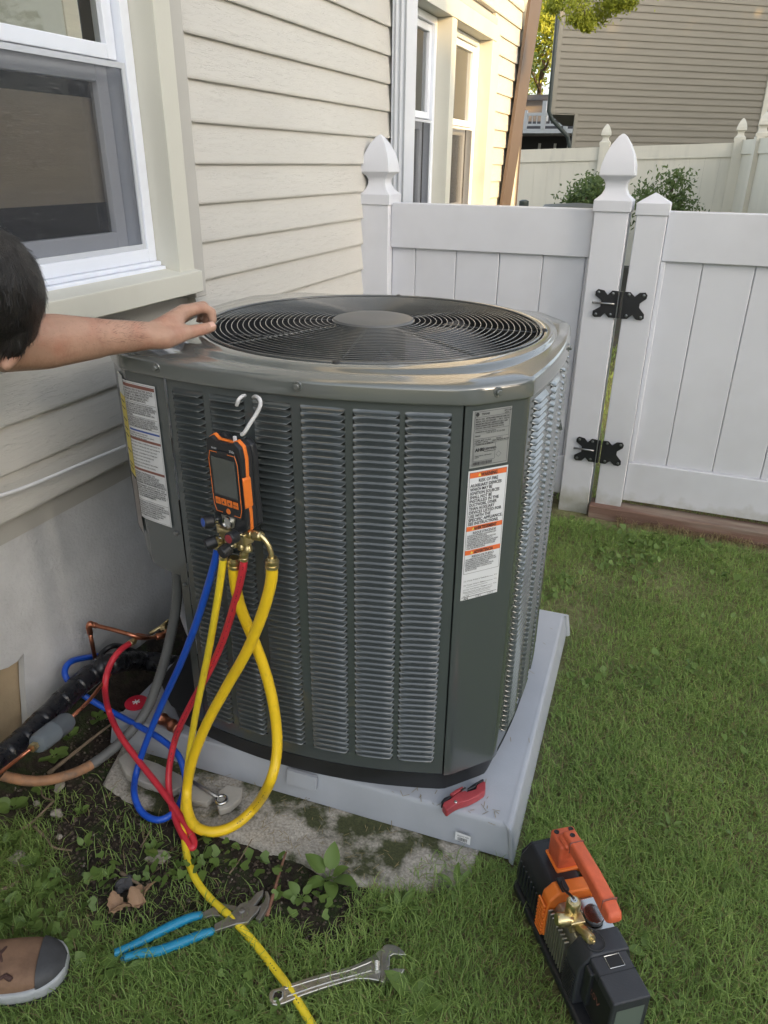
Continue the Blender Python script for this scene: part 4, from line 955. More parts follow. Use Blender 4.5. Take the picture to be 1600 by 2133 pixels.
# brass elbow for the vacuum hose on the right
e0 = gp(.034, -.004, 0)
EL = [e0, P(533, 1110, 'y', 1.07), P(545, 1117, 'y', 1.07), P(558, 1133, 'y', 1.07), P(565, 1152, 'y', 1.07), P(567, 1172, 'y', 1.07)]
mb = MB(); mb.tube(smoothpts(EL, 5), .0050, 10); mb.build('elbow_fitting', m_brass, gauge, smooth=True)
d_ = (EL[2]-EL[0]); lathe('knurled_nut', [(.008, 0), (.0098, .002), (.0098, .018), (.0078, .021)], axis_m(EL[0]+d_*.30, d_), m_brass, gauge, 20, smooth=False)
lathe('swivel', [(.006, -.012), (.0085, -.010), (.0085, .002), (.006, .004)], axis_m(EL[0]+d_*.12, d_), m_brass, gauge, 16)

# ------------------------------------------------------------------ hoses
def hose(name, pts, r, mt, label, closed_ends=()):
    t = thing(name, label, 'hose')
    w3 = [P(*q) for q in pts]; sp_ = smoothpts(w3, 10)
    me_obj('hose_tube', *tubev(sp_, r, 14), mt, t, True)
    for which in closed_ends:
        a, b = (sp_[0], sp_[2]) if which == 0 else (sp_[-1], sp_[-3])
        dd = (a-b).normalized()
        lathe('crimp_fitting', [(r*.98, -.016), (r*1.14, -.015), (r*1.14, -.009), (r*1.0, -.008), (r*1.14, -.006), (r*1.14, .001), (r*.9, .002), (r*.8, .008)], axis_m(a, dd), m_brass, t, 16)
    return t, sp_
def hose_print(t, sp_, r, text, i0, i1, matl, step=1):
    "small printed marks along the hose"
    mb = MB(); camp = CAMLOC
    L_ = 0; i = i0
    tv = None
    while i < i1:
        a, b = sp_[i], sp_[i+1]; d = (b-a); ln = d.length
        if ln > .004:
            d.normalize(); out = (camp-a); out = (out-d*out.dot(d)).normalized(); sd_ = d.cross(out)
            k = 0
            while k < ln-.004:
                if random.random() < .6:
                    ww = random.uniform(.0012, .0026); q = a+d*k+out*(r+.0002)
                    mb.add([q+sd_*.0012, q+d*ww+sd_*.0012, q+d*ww-sd_*.0008, q-sd_*.0008], [(0, 1, 2, 3)])
                k += .0036
        i += step
    if mb.v: mb.build('printed_marks', matl, t, kind='stuff')
hb, s1 = hose('blue_hose', [(455, 1128, 'y', 1.075), (449, 1165, 'y', 1.072), (432, 1225, 'y', 1.075), (408, 1300, 'y', 1.08), (375, 1385, 'y', 1.09), (338, 1465, 'y', 1.10), (305, 1545, 'y', 1.09), (284, 1610, 'y', 1.06), (280, 1655, 'z', .035), (296, 1692, 'z', .02), (328, 1708, 'z', .02), (360, 1694, 'z', .022), (380, 1660, 'z', .025), (386, 1620, 'z', .05), (372, 1575, 'z', .085), (340, 1543, 'z', .102), (290, 1513, 'z', .108), (235, 1484, 'z', .11), (180, 1452, 'x', -1.245), (145, 1422, 'x', -1.28), (135, 1398, 'x', -1.30), (150, 1377, 'x', -1.31), (192, 1368, 'x', -1.315), (215, 1366, 'x', -1.30)], .0078, m_hb, 'thin blue hose looping from the manifold gauge to the ground and back to the wall', (0,))
hr, s2_ = hose('red_hose', [(509, 1153, 'y', 1.072), (505, 1190, 'y', 1.072), (489, 1255, 'y', 1.08), (464, 1335, 'y', 1.092), (434, 1402, 'y', 1.10), (400, 1463, 'y', 1.105), (370, 1525, 'y', 1.10), (354, 1590, 'y', 1.075), (352, 1645, 'z', .04), (364, 1700, 'z', .022), (382, 1742, 'z', .018), (399, 1766, 'z', .016), (404, 1752, 'z', .017), (390, 1722, 'z', .024), (362, 1680, 'z', .034), (326, 1632, 'z', .05), (285, 1580, 'z', .07), (248, 1528, 'z', .10), (226, 1478, 'z', .12), (219, 1430, 'x', -1.17), (228, 1388, 'x', -1.18), (250, 1355, 'x', -1.18), (278, 1336, 'x', -1.18)], .0078, m_hr, 'thin red hose from the gauge folding on the soil and rising to the copper pipe', (0, -1))
hy, s3_ = hose('yellow_hose', [(466, 1150, 'y', 1.068), (462, 1190, 'y', 1.068), (449, 1275, 'y', 1.075), (432, 1370, 'y', 1.085), (412, 1465, 'y', 1.095), (398, 1545, 'y', 1.09), (389, 1615, 'y', 1.06), (383, 1680, 'z', .035), (383, 1730, 'z', .018), (390, 1785, 'z', .014), (408, 1832, 'z', .014), (440, 1874, 'z', .014), (482, 1912, 'z', .022), (522, 1955, 'z', .014), (562, 2005, 'z', .014), (600, 2055, 'z', .018), (640, 2118, 'z', .014), (690, 2200, 'z', .014), (740, 2290, 'z', .014)], .0078, m_hy, 'thin yellow hose from the gauge running down across the soil and grass to the front', (0,))
hv, s4_ = hose('vacuum_hose', [(488, 1168, 'y', 1.075), (489, 1205, 'y', 1.078), (500, 1262, 'y', 1.09), (524, 1322, 'y', 1.10), (549, 1388, 'y', 1.105), (566, 1450, 'y', 1.10), (576, 1515, 'y', 1.09), (576, 1575, 'y', 1.07), (562, 1630, 'y', 1.04), (532, 1680, 'z', .055), (490, 1718, 'z', .035), (445, 1733, 'z', .03), (408, 1722, 'z', .035), (391, 1688, 'z', .05), (390, 1640, 'y', 1.035), (402, 1580, 'y', 1.04), (432, 1505, 'y', 1.05), (474, 1428, 'y', 1.06), (515, 1355, 'y', 1.062), (546, 1280, 'y', 1.065), (564, 1215, 'y', 1.068), (567, 1168, 'y', 1.07)], .0116, m_hy2, 'thick yellow hose hanging in a closed loop below the manifold gauge', (0, -1))
hose_print(hy, s3_, .0078, '', 141, 146, m_ink); hose_print(hy, s3_, .0078, '', 153, 158, m_ink); hose_print(hr, s2_, .0078, '', 2, 70, m_ink); hose_print(hv, s4_, .0116, '', 82, 100, m_ink)

# ------------------------------------------------------------------ pipes by the foundation
ls = thing('insulated_line_set', 'thick black taped pipe bundle running along the foundation into the unit', 'pipe')
LSP = [P(-70, 1660, 'x', -1.20), P(-10, 1592, 'x', -1.21), P(60, 1530, 'x', -1.22), P(140, 1450, 'x', -1.235), P(195, 1402, 'x', -1.24), P(232, 1383, 'x', -1.22), P(290, 1376, 'y', 1.38), P(360, 1384, 'y', 1.42), P(410, 1390, 'y', 1.46)]
spp = smoothpts(LSP, 14); rr_ = [.0272+.0003*math.sin(i*1.7)+.0008*math.sin(i*.63+1) for i in range(len(spp))]
me_obj('taped_insulation', *tubev(spp, rr_, 20), m_tape, ls, True)
for i in range(4, len(spp)-4, 7):
    dd = (spp[i+1]-spp[i]).normalized(); tube('tape_edge', [spp[i], spp[i]+dd*.012, spp[i]+dd*.030], [.0279, .0281, .0268], m_tape, ls, 20)
tube('control_cable', [P(150, 1450, 'x', -1.26), P(190, 1400, 'x', -1.27), P(215, 1358, 'x', -1.28), P(245, 1345, 'x', -1.27), P(290, 1360, 'y', 1.42), P(350, 1368, 'y', 1.44)], .0075, m_black, ls, 10, 8)
cp = thing('copper_pipe', 'thin copper pipe with elbow rising beside the foundation', 'pipe')
c = [P(200, 1380, 'x', -1.29), P(192, 1340, 'x', -1.29), P(185, 1306, 'x', -1.29)]; c2 = [P(192, 1301, 'x', -1.285), P(240, 1313, 'x', -1.22), P(296, 1328, 'x', -1.16), P(325, 1327, 'y', 1.36)]
tube('pipe_run', [c[0], c[1], c[2]+(c[1]-c[2])*.1], .0056, m_copper, cp, 12)
tube('pipe_run', c2, .0056, m_copper, cp, 12, 4)
tube('elbow', [c[1]+(c[2]-c[1])*.6, c[2], (c[2]+c2[0])/2+Vector((0, 0, .006)), c2[0], c2[0]+(c2[1]-c2[0])*.18], .0078, m_copper, cp, 12, 6)
tube('coupling', [c2[0]+(c2[2]-c2[0])*.90, c2[2]+(c2[3]-c2[2])*.35], .0085, m_copper, cp, 12)
tube('pipe_run', [P(325, 1327, 'y', 1.36), P(342, 1322, 'y', 1.38), P(352, 1312, 'y', 1.42)], .0095, m_copper, cp, 12, 4)
tube('brass_valve', [P(312, 1320, 'y', 1.37), P(335, 1306, 'y', 1.40), P(352, 1292, 'y', 1.42)], .0052, m_brass, cp, 10)
lathe('hex_nut', [(.010, 0), (.010, .014)], axis_m(P(337, 1309, 'y', 1.40), (1, .3, .3)), m_brass, cp, 6, False)
cd = thing('flexible_conduit', 'ribbed grey conduit curving from under the electrical cover down to the left edge', 'conduit')
CDP = [P(360, 1150, 'y', 1.27), P(369, 1200, 'y', 1.265), P(366, 1270, 'y', 1.255), P(352, 1340, 'y', 1.24), P(334, 1405, 'y', 1.215), P(305, 1480, 'y', 1.17), P(262, 1535, 'y', 1.115), P(205, 1583, 'z', .045), P(150, 1612, 'z', .05), P(80, 1627, 'z', .065), P(10, 1617, 'z', .09), P(-60, 1590, 'z', .11)]
cs_ = smoothpts(CDP, 26); k1 = int(len(cs_)*.66)
me_obj('conduit_tube', *tubev(cs_[:k1+1], [.0118+(.0011 if i % 2 else 0) for i in range(k1+1)], 14), m_conduit, cd, True)
me_obj('stained_conduit_tube', *tubev(cs_[k1:], [.0120+(.0004 if i % 2 else 0) for i in range(len(cs_)-k1)], 14), m_conduit2, cd, True)
cd2 = tag(tube('rigid_conduit', [(-1.075, 1.33, .60), (-1.075, 1.335, .35), (-1.06, 1.36, .20)], .013, m_down, seg=12, sm=4), 'straight grey conduit behind the ribbed one under the electrical cover', 'conduit')
dr = thing('filter_drier', 'grey blue metal cylinder with brass end joined to thin copper tube near the taped pipes', 'filter drier')
a_, b_ = P(75, 1552, 'x', -1.145), P(143, 1500, 'x', -1.165); dd = (b_-a_); Lr = dd.length
lathe('cylinder_shell', [(.010, 0), (.020, .004), (.0235, .014), (.0235, Lr*.48), (.0242, Lr*.49), (.0242, Lr*.51), (.0235, Lr*.52), (.0235, Lr-.014), (.020, Lr-.004), (.010, Lr)], axis_m(a_, dd), m_drier, dr, 32)
lathe('end_nut', [(.0095, -.016), (.0095, -.002)], axis_m(a_, dd), m_brass, dr, 6, False)
tube('copper_tail', [a_-dd*.15, P(45, 1575, 'x', -1.15), P(10, 1602, 'x', -1.15), P(-40, 1640, 'x', -1.15)], .0045, m_copper, dr, 10, 4)
tube('copper_tail', [b_, P(185, 1460, 'x', -1.16), P(205, 1435, 'x', -1.17), P(230, 1405, 'x', -1.18)], .0045, m_copper, dr, 10, 4)
cf = thing('copper_fitting', 'short ribbed copper coupling lying on the pad near the corner of the unit', 'copper fitting')
a_, b_ = P(336, 1496, 'z', .106), P(372, 1519, 'z', .106); dd = (b_-a_); Lr = dd.length
def shell(name, prof, Mx, mt, par):   # open pipe piece
    v, f = lathev(prof, Mx, 28); return me_obj(name, v, f[:-2], mt, par, True)
shell('fitting_body', [(.0125, 0), (.0155, .001), (.0162, .005), (.0155, .009), (.0135, .010), (.0135, Lr*.55), (.0155, Lr*.56), (.0165, Lr*.64), (.0155, Lr*.72), (.0142, Lr*.74), (.0142, Lr*.92), (.0156, Lr*.93), (.0160, Lr), (.0130, Lr), (.0125, Lr-.02)], axis_m(a_, dd), m_copper, cf)
rd = thing('red_disc', 'round red plastic disc with white mark lying on the left end of the pad', 'disc')
q = P(284, 1464, 'z', .094); lathe('disc_plate', [(.030, 0), (.030, .003), (.028, .004), (.001, .004)], Matrix.Translation((q.x, q.y, .0925)), m_redcap, rd, 32)
mb = MB()
for k in range(3):
    a = R(20+60*k); mb.tube([(q.x-.010*math.cos(a), q.y-.010*math.sin(a), .0968), (q.x+.010*math.cos(a), q.y+.010*math.sin(a), .0968)], .0016, 6)
mb.build('white_mark', m_label, rd)
q = P(388, 1428, 'y', 1.40); tag(lathe('red_disc', [(.024, 0), (.024, .003), (.001, .004)], axis_m((-.985, 1.425, .19), (-.1, -1, .25)), m_redcap, None, 28), 'smaller red disc hanging inside the open corner of the unit behind the hoses', 'disc')

# ------------------------------------------------------------------ hand tools
def gpoly(px, z): return [(lambda q: (q.x, q.y))(P(a, b, 'z', z)) for a, b in px]
Z4 = lambda x, y: (220+x*.425, 1800+y*.425)     # pixel readings taken from an enlarged crop
pl_ = thing('channel_pliers', 'blue handled tongue and groove pliers lying open on the soil beside the yellow hose', 'pliers')
zt_ = .022
jaw1 = [(535, 340), (533, 305), (590, 275), (625, 240), (660, 205), (710, 185), (740, 150), (775, 134), (770, 160), (745, 195), (730, 215), (760, 215), (745, 245), (720, 270), (700, 296), (640, 305)]
prism('upper_jaw', gpoly([Z4(*q) for q in jaw1], zt_), zt_-.002, zt_+.007, m_steel, pl_, None, .0015)
jaw2 = [(472, 232), (520, 208), (560, 188), (600, 192), (640, 200), (655, 215), (640, 225), (600, 215), (575, 205), (553, 212), (550, 235), (590, 262), (612, 262), (596, 268), (560, 250), (520, 248), (478, 262)]
prism('lower_jaw_arm', gpoly([Z4(*q) for q in jaw2], zt_), zt_-.009, zt_-.0025, m_steel, pl_, None, .0015)
jaw3 = [(728, 224), (745, 213), (775, 190), (786, 160), (780, 136), (796, 138), (806, 165), (798, 210), (775, 250), (755, 280), (735, 268), (752, 245), (760, 215)]
prism('lower_jaw', gpoly([Z4(*q) for q in jaw3], zt_), zt_-.009, zt_+.003, m_steel, pl_, None, .0015)
q = P(*Z4(668, 240), 'z', zt_); lathe('pivot_bolt', [(.0065, 0), (.0065, .003), (.005, .004), (.001, .004)], Matrix.Translation((q.x, q.y, zt_+.006)), m_steel, pl_, 14)
g1 = [P(*Z4(a, b), 'z', z) for a, b, z in ((478, 248, .02), (420, 262, .021), (330, 300, .020), (240, 345, .018), (140, 395, .016), (60, 430, .014), (42, 436, .014))]
g2 = [P(*Z4(a, b), 'z', z) for a, b, z in ((536, 325, .026), (460, 350, .025), (360, 390, .022), (260, 425, .020), (160, 440, .018), (100, 458, .016), (92, 460, .016))]
for g_ in (g1, g2):
    s_ = smoothpts(g_, 6); n_ = len(s_); tube('handle_grip', s_, [.0075+.0022*math.sin(math.pi*min(1, i/(n_*.7)))-(.0045 if i in (0, n_-1) else 0) for i in range(n_)], m_grip, pl_, 14)
wr = thing('adjustable_wrench', 'shiny adjustable wrench lying on the grass under the yellow hose', 'wrench')
zw = .024
hand_ = [(800, 640), (805, 625), (820, 612), (850, 604), (900, 585), (1000, 552), (1100, 525), (1200, 500), (1260, 475), (1310, 445), (1360, 405), (1372, 430), (1362, 475), (1342, 572), (1290, 562), (1230, 562), (1160, 580), (1060, 610), (960, 645), (880, 680), (840, 692), (815, 686), (803, 665)]
hw = gpoly([Z4(*q) for q in hand_], zw)
prism('handle', hw, zw-.009, zw, m_wrench, wr, None, .002)
ins_ = [(878, 612), (1000, 573), (1100, 545), (1200, 520), (1280, 488), (1305, 478), (1302, 522), (1220, 545), (1110, 575), (1010, 606), (890, 648)]
mb = MB(); lp = gpoly([Z4(*q) for q in ins_], zw); mb.tube([(x, y, zw+.0003) for x, y in lp+[lp[0]]], .0011, 6); mb.build('panel_edge', m_wrench, wr)
hole = gpoly([Z4(*q) for q in ((818, 650), (828, 628), (855, 618), (868, 626), (866, 655), (845, 672), (824, 672))], zw)
prism('hanging_hole', hole, zw-.0088, zw+.0004, m_ground, wr); mb = MB(); mb.tube([(x, y, zw+.0004) for x, y in hole+[hole[0]]], .0014, 6); mb.build('hole_rim', m_wrench, wr)
fj = [(1345, 578), (1352, 500), (1350, 440), (1360, 405), (1378, 396), (1410, 398), (1440, 412), (1462, 432), (1474, 450), (1440, 448), (1410, 446), (1394, 456), (1392, 500), (1385, 560), (1365, 586)]
prism('fixed_jaw', gpoly([Z4(*q) for q in fj], zw), zw-.011, zw+.003, m_wrench, wr, None, .0015)
mj = [(1378, 556), (1392, 520), (1420, 512), (1468, 516), (1452, 540), (1420, 558), (1386, 570)]
prism('movable_jaw', gpoly([Z4(*q) for q in mj], zw), zw-.010, zw+.002, m_wrench, wr, None, .0015)
a_, b_ = P(*Z4(1330, 478), 'z', zw+.001), P(*Z4(1332, 525), 'z', zw+.001); dd = b_-a_; prof = []
for i in range(13): prof.append((.0062 if i % 2 else .0045, dd.length*i/12))
lathe('adjusting_screw', prof, axis_m(a_, dd), m_wrench, wr, 14, False)
A0, A1 = P(*Z4(1095, 566), 'z', zw), P(*Z4(1275, 512), 'z', zw); ax_ = (A1-A0).normalized(); up_ = Vector((-ax_.y, ax_.x, 0))
lettering([('CR-V', .0085, .004, 0), ('10"-250mm', .0065, .034, 0)], lambda u, v_: A0+ax_*u+up_*v_+Vector((0, 0, .0006)), m_steel, wr)
cw = thing('combination_wrench', 'small dark chrome ring spanner lying on the stone flakes beside the pad', 'wrench')
a_, b_ = P(402, 1628, 'z', .035), P(455, 1662, 'z', .032); tube('shank', [a_, (a_+b_)/2, b_], .0045, m_steel, cw, 10)
dd = (b_-a_).normalized(); c0 = b_+dd*.010; v, f = [], []
rg_ = [(.0125*math.cos(R(a)), .0125*math.sin(R(a))) for a in range(0, 360, 15)]
mb = MB(); mb.tube([(c0.x+x, c0.y+y, c0.z) for x, y in rg_+[rg_[0], rg_[1]]], .0045, 10, False); mb.build('ring_end', m_chrome, cw, smooth=True)
# red folding knife on the pad
rk = thing('folding_utility_knife', 'red folding utility knife lying on the pad below the warning label', 'utility knife')
Z8 = lambda x, y: (880+x/8.889, 1580+y/8.889); zk = .112
kb = [(370, 860), (400, 800), (520, 745), (640, 640), (790, 590), (830, 610), (990, 560), (1015, 480), (1140, 410), (1172, 440), (1170, 560), (1140, 610), (1000, 700), (860, 770), (720, 810), (620, 850), (540, 900), (470, 960), (435, 955)]
prism('knife_body', gpoly([Z8(*q) for q in kb], zk), .092, zk, m_redt, rk, None, .003)
kt = [(505, 655), (640, 565), (740, 515), (760, 530), (690, 600), (560, 690)]
prism('blade_holder', gpoly([Z8(*q) for q in kt], zk), .100, zk+.001, m_redt, rk, None, .002)
prism('pocket_clip', gpoly([Z8(*q) for q in ((830, 560), (960, 470), (1110, 385), (1140, 400), (1130, 430), (1010, 470), (985, 530), (850, 590))], zk), .098, zk+.002, m_blk2, rk, None, .0015)
prism('liner', gpoly([Z8(*q) for q in ((345, 780), (400, 705), (520, 655), (545, 690), (420, 775), (355, 830))], zk), .094, zk-.003, m_blk2, rk, None, .002)
prism('blade', gpoly([Z8(*q) for q in ((700, 590), (790, 535), (805, 555), (720, 600))], zk), zk, zk+.002, m_chrome, rk)
q = P(*Z8(615, 800), 'z', zk); lathe('pivot_screw', [(.004, 0), (.003, .001), (.001, .001)], Matrix.Translation((q.x, q.y, zk)), m_chrome, rk, 12)

# ------------------------------------------------------------------ cordless vacuum pump
MP = Matrix(((.576, .817, 0, -.112), (-.817, .576, 0, 1.135), (0, 0, 1, .004), (0, 0, 0, 1)))
pump = thing('vacuum_pump', 'orange and black cordless vacuum pump with brass ports standing on the grass', 'vacuum pump')
MPe = MP @ Matrix(((0, 0, 1, 0), (1, 0, 0, 0), (0, 1, 0, 0), (0, 0, 0, 1)))     # poly (t,z) extruded along s
MPt = MP @ Matrix(((1, 0, 0, 0), (0, 0, 1, 0), (0, 1, 0, 0), (0, 0, 0, 1)))     # poly (s,z) extruded along t
def ppe(n_, poly, s0, s1, mt, bv=.003, par=None): return prism(n_, poly, s0, s1, mt, par or pump, MPe, bv)
def pbox(n_, a, b, mt, bv=.003, par=None): return box(n_, a, b, mt, par or pump, bv, MP)
prism('base_tray', [(-.005, -.012), (.005, -.026), (.30, -.026), (.315, -.012), (.315, .082), (.30, .096), (.005, .096), (-.005, .082)], 0, .022, m_blk2, pump, MP, .006)
ppe('motor_housing', [(-.018, .022), (.088, .022), (.092, .05), (.088, .10), (.066, .128), (.004, .128), (-.016, .10), (-.022, .05)], .002, .112, m_blk2, .006)
for k in range(7):
    pbox('housing_rib', (.018+k*.0125, -.0235, .04), (.022+k*.0125, -.0195, .10), m_blk2, .001)
ppe('housing_cap', [(-.010, .03), (.080, .03), (.080, .10), (.062, .120), (.008, .120), (-.010, .10)], -.006, .0015, m_blk2, .003)
# orange band with ribbed cheek
ppe('orange_band', [(-.024, .035), (.094, .035), (.096, .08), (.094, .128), (.080, .146), (-.002, .150), (-.020, .132), (-.026, .08)], .112, .142, m_orange, .005)
for k in range(9):
    z = .040+k*.0095; pbox('cheek_rib', (.1145, -.0290, z), (.1405, -.0245, z+.005), m_orange, .001)
# handle: foot block and grip bar
pbox('handle_block', (.030, .028, .118), (.078, .078, .190), m_handle, .006)
pbox('block_plinth', (.028, .024, .118), (.084, .082, .132), m_orange, .003)
pbox('block_web', (.050, .034, .186), (.085, .056, .200), m_handle, .006)
prism('grip_bar', [(.046, .190), (.055, .208), (.090, .212), (.160, .214), (.215, .210), (.238, .204), (.244, .190), (.234, .176), (.212, .176), (.160, .184), (.090, .186), (.060, .184)], .040, .068, m_handle, pump, MPt, .006)
for s_ in (.088, .214): pbox('grip_joint', (s_, .0396, .186), (s_+.0012, .0684, .2135), m_brown_ink, .0)
for (s_, t_, z) in ((.040, .037, .1901), (.040, .068, .1901), (.070, .054, .2095)):
    q = MP @ Vector((s_, t_, z)); lathe('screw', [(.0052, 0), (.0052, .0012), (.003, .0012), (.002, .0004)], Matrix.Translation(q), m_dark, pump, 14)
# pump cartridge
ppe('pump_body', [(-.012, .025), (.078, .025), (.080, .10), (.070, .126), (.000, .126), (-.014, .10)], .142, .222, m_alu, .003)
for k in range(9):
    s_ = .146+k*.0082; pbox('cooling_fin', (s_, -.0225, .035), (s_+.0035, -.0125, .118), m_alu, .0006)
pbox('top_plate', (.150, .030, .126), (.218, .076, .134), m_chrome, .002)
def fit(n_, s_, t_, z, d, prof, mt, seg_=20, sm=True): return lathe(n_, prof, axis_m(MP @ Vector((s_, t_, z)), MP.to_3x3() @ Vector(d)), mt, pump, seg_, sm)
pbox('brass_manifold', (.172, -.008, .124), (.205, .022, .150), m_brass, .003)
fit('brass_cap', .180, .006, .148, (0, 0, 1), [(.013, 0), (.0135, .004), (.0135, .026), (.0115, .030), (.008, .031), (.001, .029)], m_brass)
fit('cap_screw', .180, .006, .178, (0, 0, 1), [(.006, 0), (.006, .003), (.003, .003), (.001, .001)], m_chrome)
fit('brass_cap', .192, .000, .144, (-.15, -1, .15), [(.011, 0), (.0125, .003), (.0125, .026), (.0105, .030), (.003, .031)], m_brass)
fit('brass_nut', .206, .010, .138, (.9, .1, .45), [(.0095, 0), (.0095, .020), (.0075, .024), (.0075, .030)], m_brass, 6, False)
fit('brass_cap', .228, .006, .156, (.9, .1, .30), [(.0088, 0), (.0095, .002), (.0095, .018), (.008, .020), (.0035, .020), (.0035, .027), (.001, .028)], m_brass)
fit('pressure_dial', .192, .044, .138, (.1, 0, 1), [(.019, 0), (.019, .006), (.016, .008), (.016, .0065), (.001, .0065)], m_blk2)
fit('chrome_ring', .192, .044, .147, (.1, 0, 1), [(.0185, 0), (.0185, .002), (.0165, .002), (.0165, 0)], m_chrome)
fit('oil_port', .100, .085, .118, (.0, .45, 1), [(.018, 0), (.018, .014), (.015, .016), (.013, .016), (.013, .010), (.001, .010)], m_blk2)
tube('tether', [MP @ Vector(q) for q in ((.120, .012, .155), (.140, .006, .162), (.160, .006, .172), (.178, .006, .181))], .0028, m_black, pump, 8, 5)
pbox('tether_clip', (.112, .004, .150), (.142, .020, .158), m_blk2, .003)
tube('tether_loop', [MP @ Vector(q) for q in ((.226, .010, .168), (.236, .028, .160), (.254, .032, .153), (.262, .018, .152), (.255, .002, .153), (.238, .000, .160))], .0014, m_black, pump, 8, 8)
# front hood and battery
ppe('front_hood', [(-.022, .022), (.084, .022), (.086, .10), (.074, .148), (.000, .150), (-.022, .118)], .222, .268, m_bat, .005)
pbox('battery_dock', (.268, -.012, .05), (.290, .070, .135), m_blk2, .004)
bt = pbox('battery', (.266, -.004, .026), (.350, .066, .147), m_bat, .004)
pbox('latch_recess', (.272, .022, .1465), (.292, .048, .1478), m_dark, .0, bt); mb = MB()
mb.tube([MP @ Vector(q) for q in ((.271, .021, .148), (.271, .049, .148), (.293, .049, .148), (.293, .021, .148), (.271, .021, .148))], .0009, 6); mb.build('latch_rim', m_chrome, bt)
pbox('battery_seam', (.300, -.0046, .03), (.3008, .0666, .1476), m_dark, 0, bt)
me_obj('battery_label', [MP @ Vector(q) for q in ((.3506, .004, .035), (.3506, .056, .035), (.3506, .056, .128), (.3506, .004, .128))], [(0, 1, 2, 3)], mat('grey_green_label', (.13, .16, .14), .4), bt)
me_obj('battery_label', [MP @ Vector(q) for q in ((.275, -.0046, .035), (.345, -.0046, .035), (.345, -.0046, .13), (.275, -.0046, .13))], [(0, 1, 2, 3)], m_dark, bt)
lettering([('20V', .022, 0, 0)], lambda u, v_: MP @ Vector((.283+u, -.0052, .085+v_)), m_brown_ink, bt)
for k in range(10): pbox('side_slat', (.226, -.0250, .030+k*.007), (.262, -.0222, .0335+k*.007), m_blk2, .0005)

# ------------------------------------------------------------------ person
def blob(name, caps, voxel, mt, parent=None, sm=6):
    mb = MB()
    for c in caps:
        a, ra, b, rb = Vector(c[0]), c[1], Vector(c[2]), c[3]; d = b-a; L_ = max(d.length, 1e-5); Mx = axis_m(a, d if d.length > 1e-5 else (0, 0, 1))
        prof = [(ra*math.sin(R(q)), -ra*math.cos(R(q))) for q in (4, 25, 45, 65)] + [(ra+(rb-ra)*t, L_*t) for t in (0, .25, .5, .75, 1)] + [(rb*math.sin(R(q)), L_-rb*math.cos(R(q))) for q in (115, 135, 155, 176)]
        mb.lathe(prof, Mx, 20)
    o = mb.build(name, mt, parent, smooth=True)
    r_ = o.modifiers.new('r', 'REMESH'); r_.mode = 'VOXEL'; r_.voxel_size = voxel; r_.use_smooth_shade = True
    s_ = o.modifiers.new('s', 'SMOOTH'); s_.factor = .5; s_.iterations = sm
    bpy.context.view_layer.update(); dg = bpy.context.evaluated_depsgraph_get(); me = bpy.data.meshes.new_from_object(o.evaluated_get(dg)); o.modifiers.clear(); o.data = me
    me.name = name; me.polygons.foreach_set('use_smooth', [True]*len(me.polygons)); return o
person = thing('person', 'dark haired person leaning in at left, one hand resting on top of the grey unit', 'person')
Wr = D(312, 699, 1.435); El = D(2, 712, 1.24); Sh = Vector((-1.16, .60, 1.18)); Hc = D(-46, 614, 1.15); Nk = Vector((-1.08, .70, 1.20))
fa = (Wr-El)
IM = D(382, 651, 1.500); IP = D(421, 641, 1.530); ID_ = D(441, 650, 1.545); IT = D(443, 668, 1.548)
across = Vector((-.55, .83, .05)).normalized()
TC = D(345, 704, 1.44); TM = D(388, 693, 1.475); TI = D(418, 687, 1.495); TT = D(441, 681, 1.508)
caps = [(El, .046, El+fa*.35, .0445), (El+fa*.35, .0445, El+fa*.7, .033), (El+fa*.7, .033, Wr, .0265), (Sh, .055, El, .046), (El-Vector((0, 0, .004)), .047, El+fa*.25-Vector((0, 0, .008)), .043), (El+fa*.25-Vector((0, 0, .008)), .043, El+fa*.62-Vector((0, 0, .002)), .0345)]
for k in range(4):
    mk = IM+across*.0205*k+Vector((0, 0, -.002*k*k)); wk = Wr+across*(.010*k-.012)
    caps.append((wk, .021, mk, .0150))
caps += [(Wr, .027, TC, .022), (TC, .022, TM, .0150), (TM, .0148, TI, .0120), (TI, .0132, TT, .0108), (Wr+across*.0, .022, IM, .0145), (TC, .018, IM, .012)]
fing = [(IM, IP, ID_, IT, .0112)]
for k, sc_ in ((1, 1.08), (2, 1.02), (3, .82)):
    m0 = IM+across*.0205*k+Vector((0, 0, -.002*k*k)); off = across*.0035*k
    fing.append((m0, m0+(IP-IM)*sc_+off, m0+(ID_-IM)*sc_+off+Vector((-.010, -.004, -.010)), m0+(IT-IM)*sc_+off+Vector((-.018, -.008, -.002)), 0.0110-.0005*k))
for a, b, c, d, r_ in fing: caps += [(a, r_*1.25, b, r_), (b, r_*1.02, c, r_*.92), (c, r_*.93, d, r_*.82)]
Cch = Vector((-1.03, .33, 1.10)); Pv = Vector((-.88, -.22, .95))
Fd = Vector((-.62, .22, -.75)).normalized(); Tp = Vector((-.10, .86, .46)); Tp = (Tp-Fd*Tp.dot(Fd)).normalized(); Er = Tp.cross(Fd).normalized()
if Er.x < 0: Er = -Er
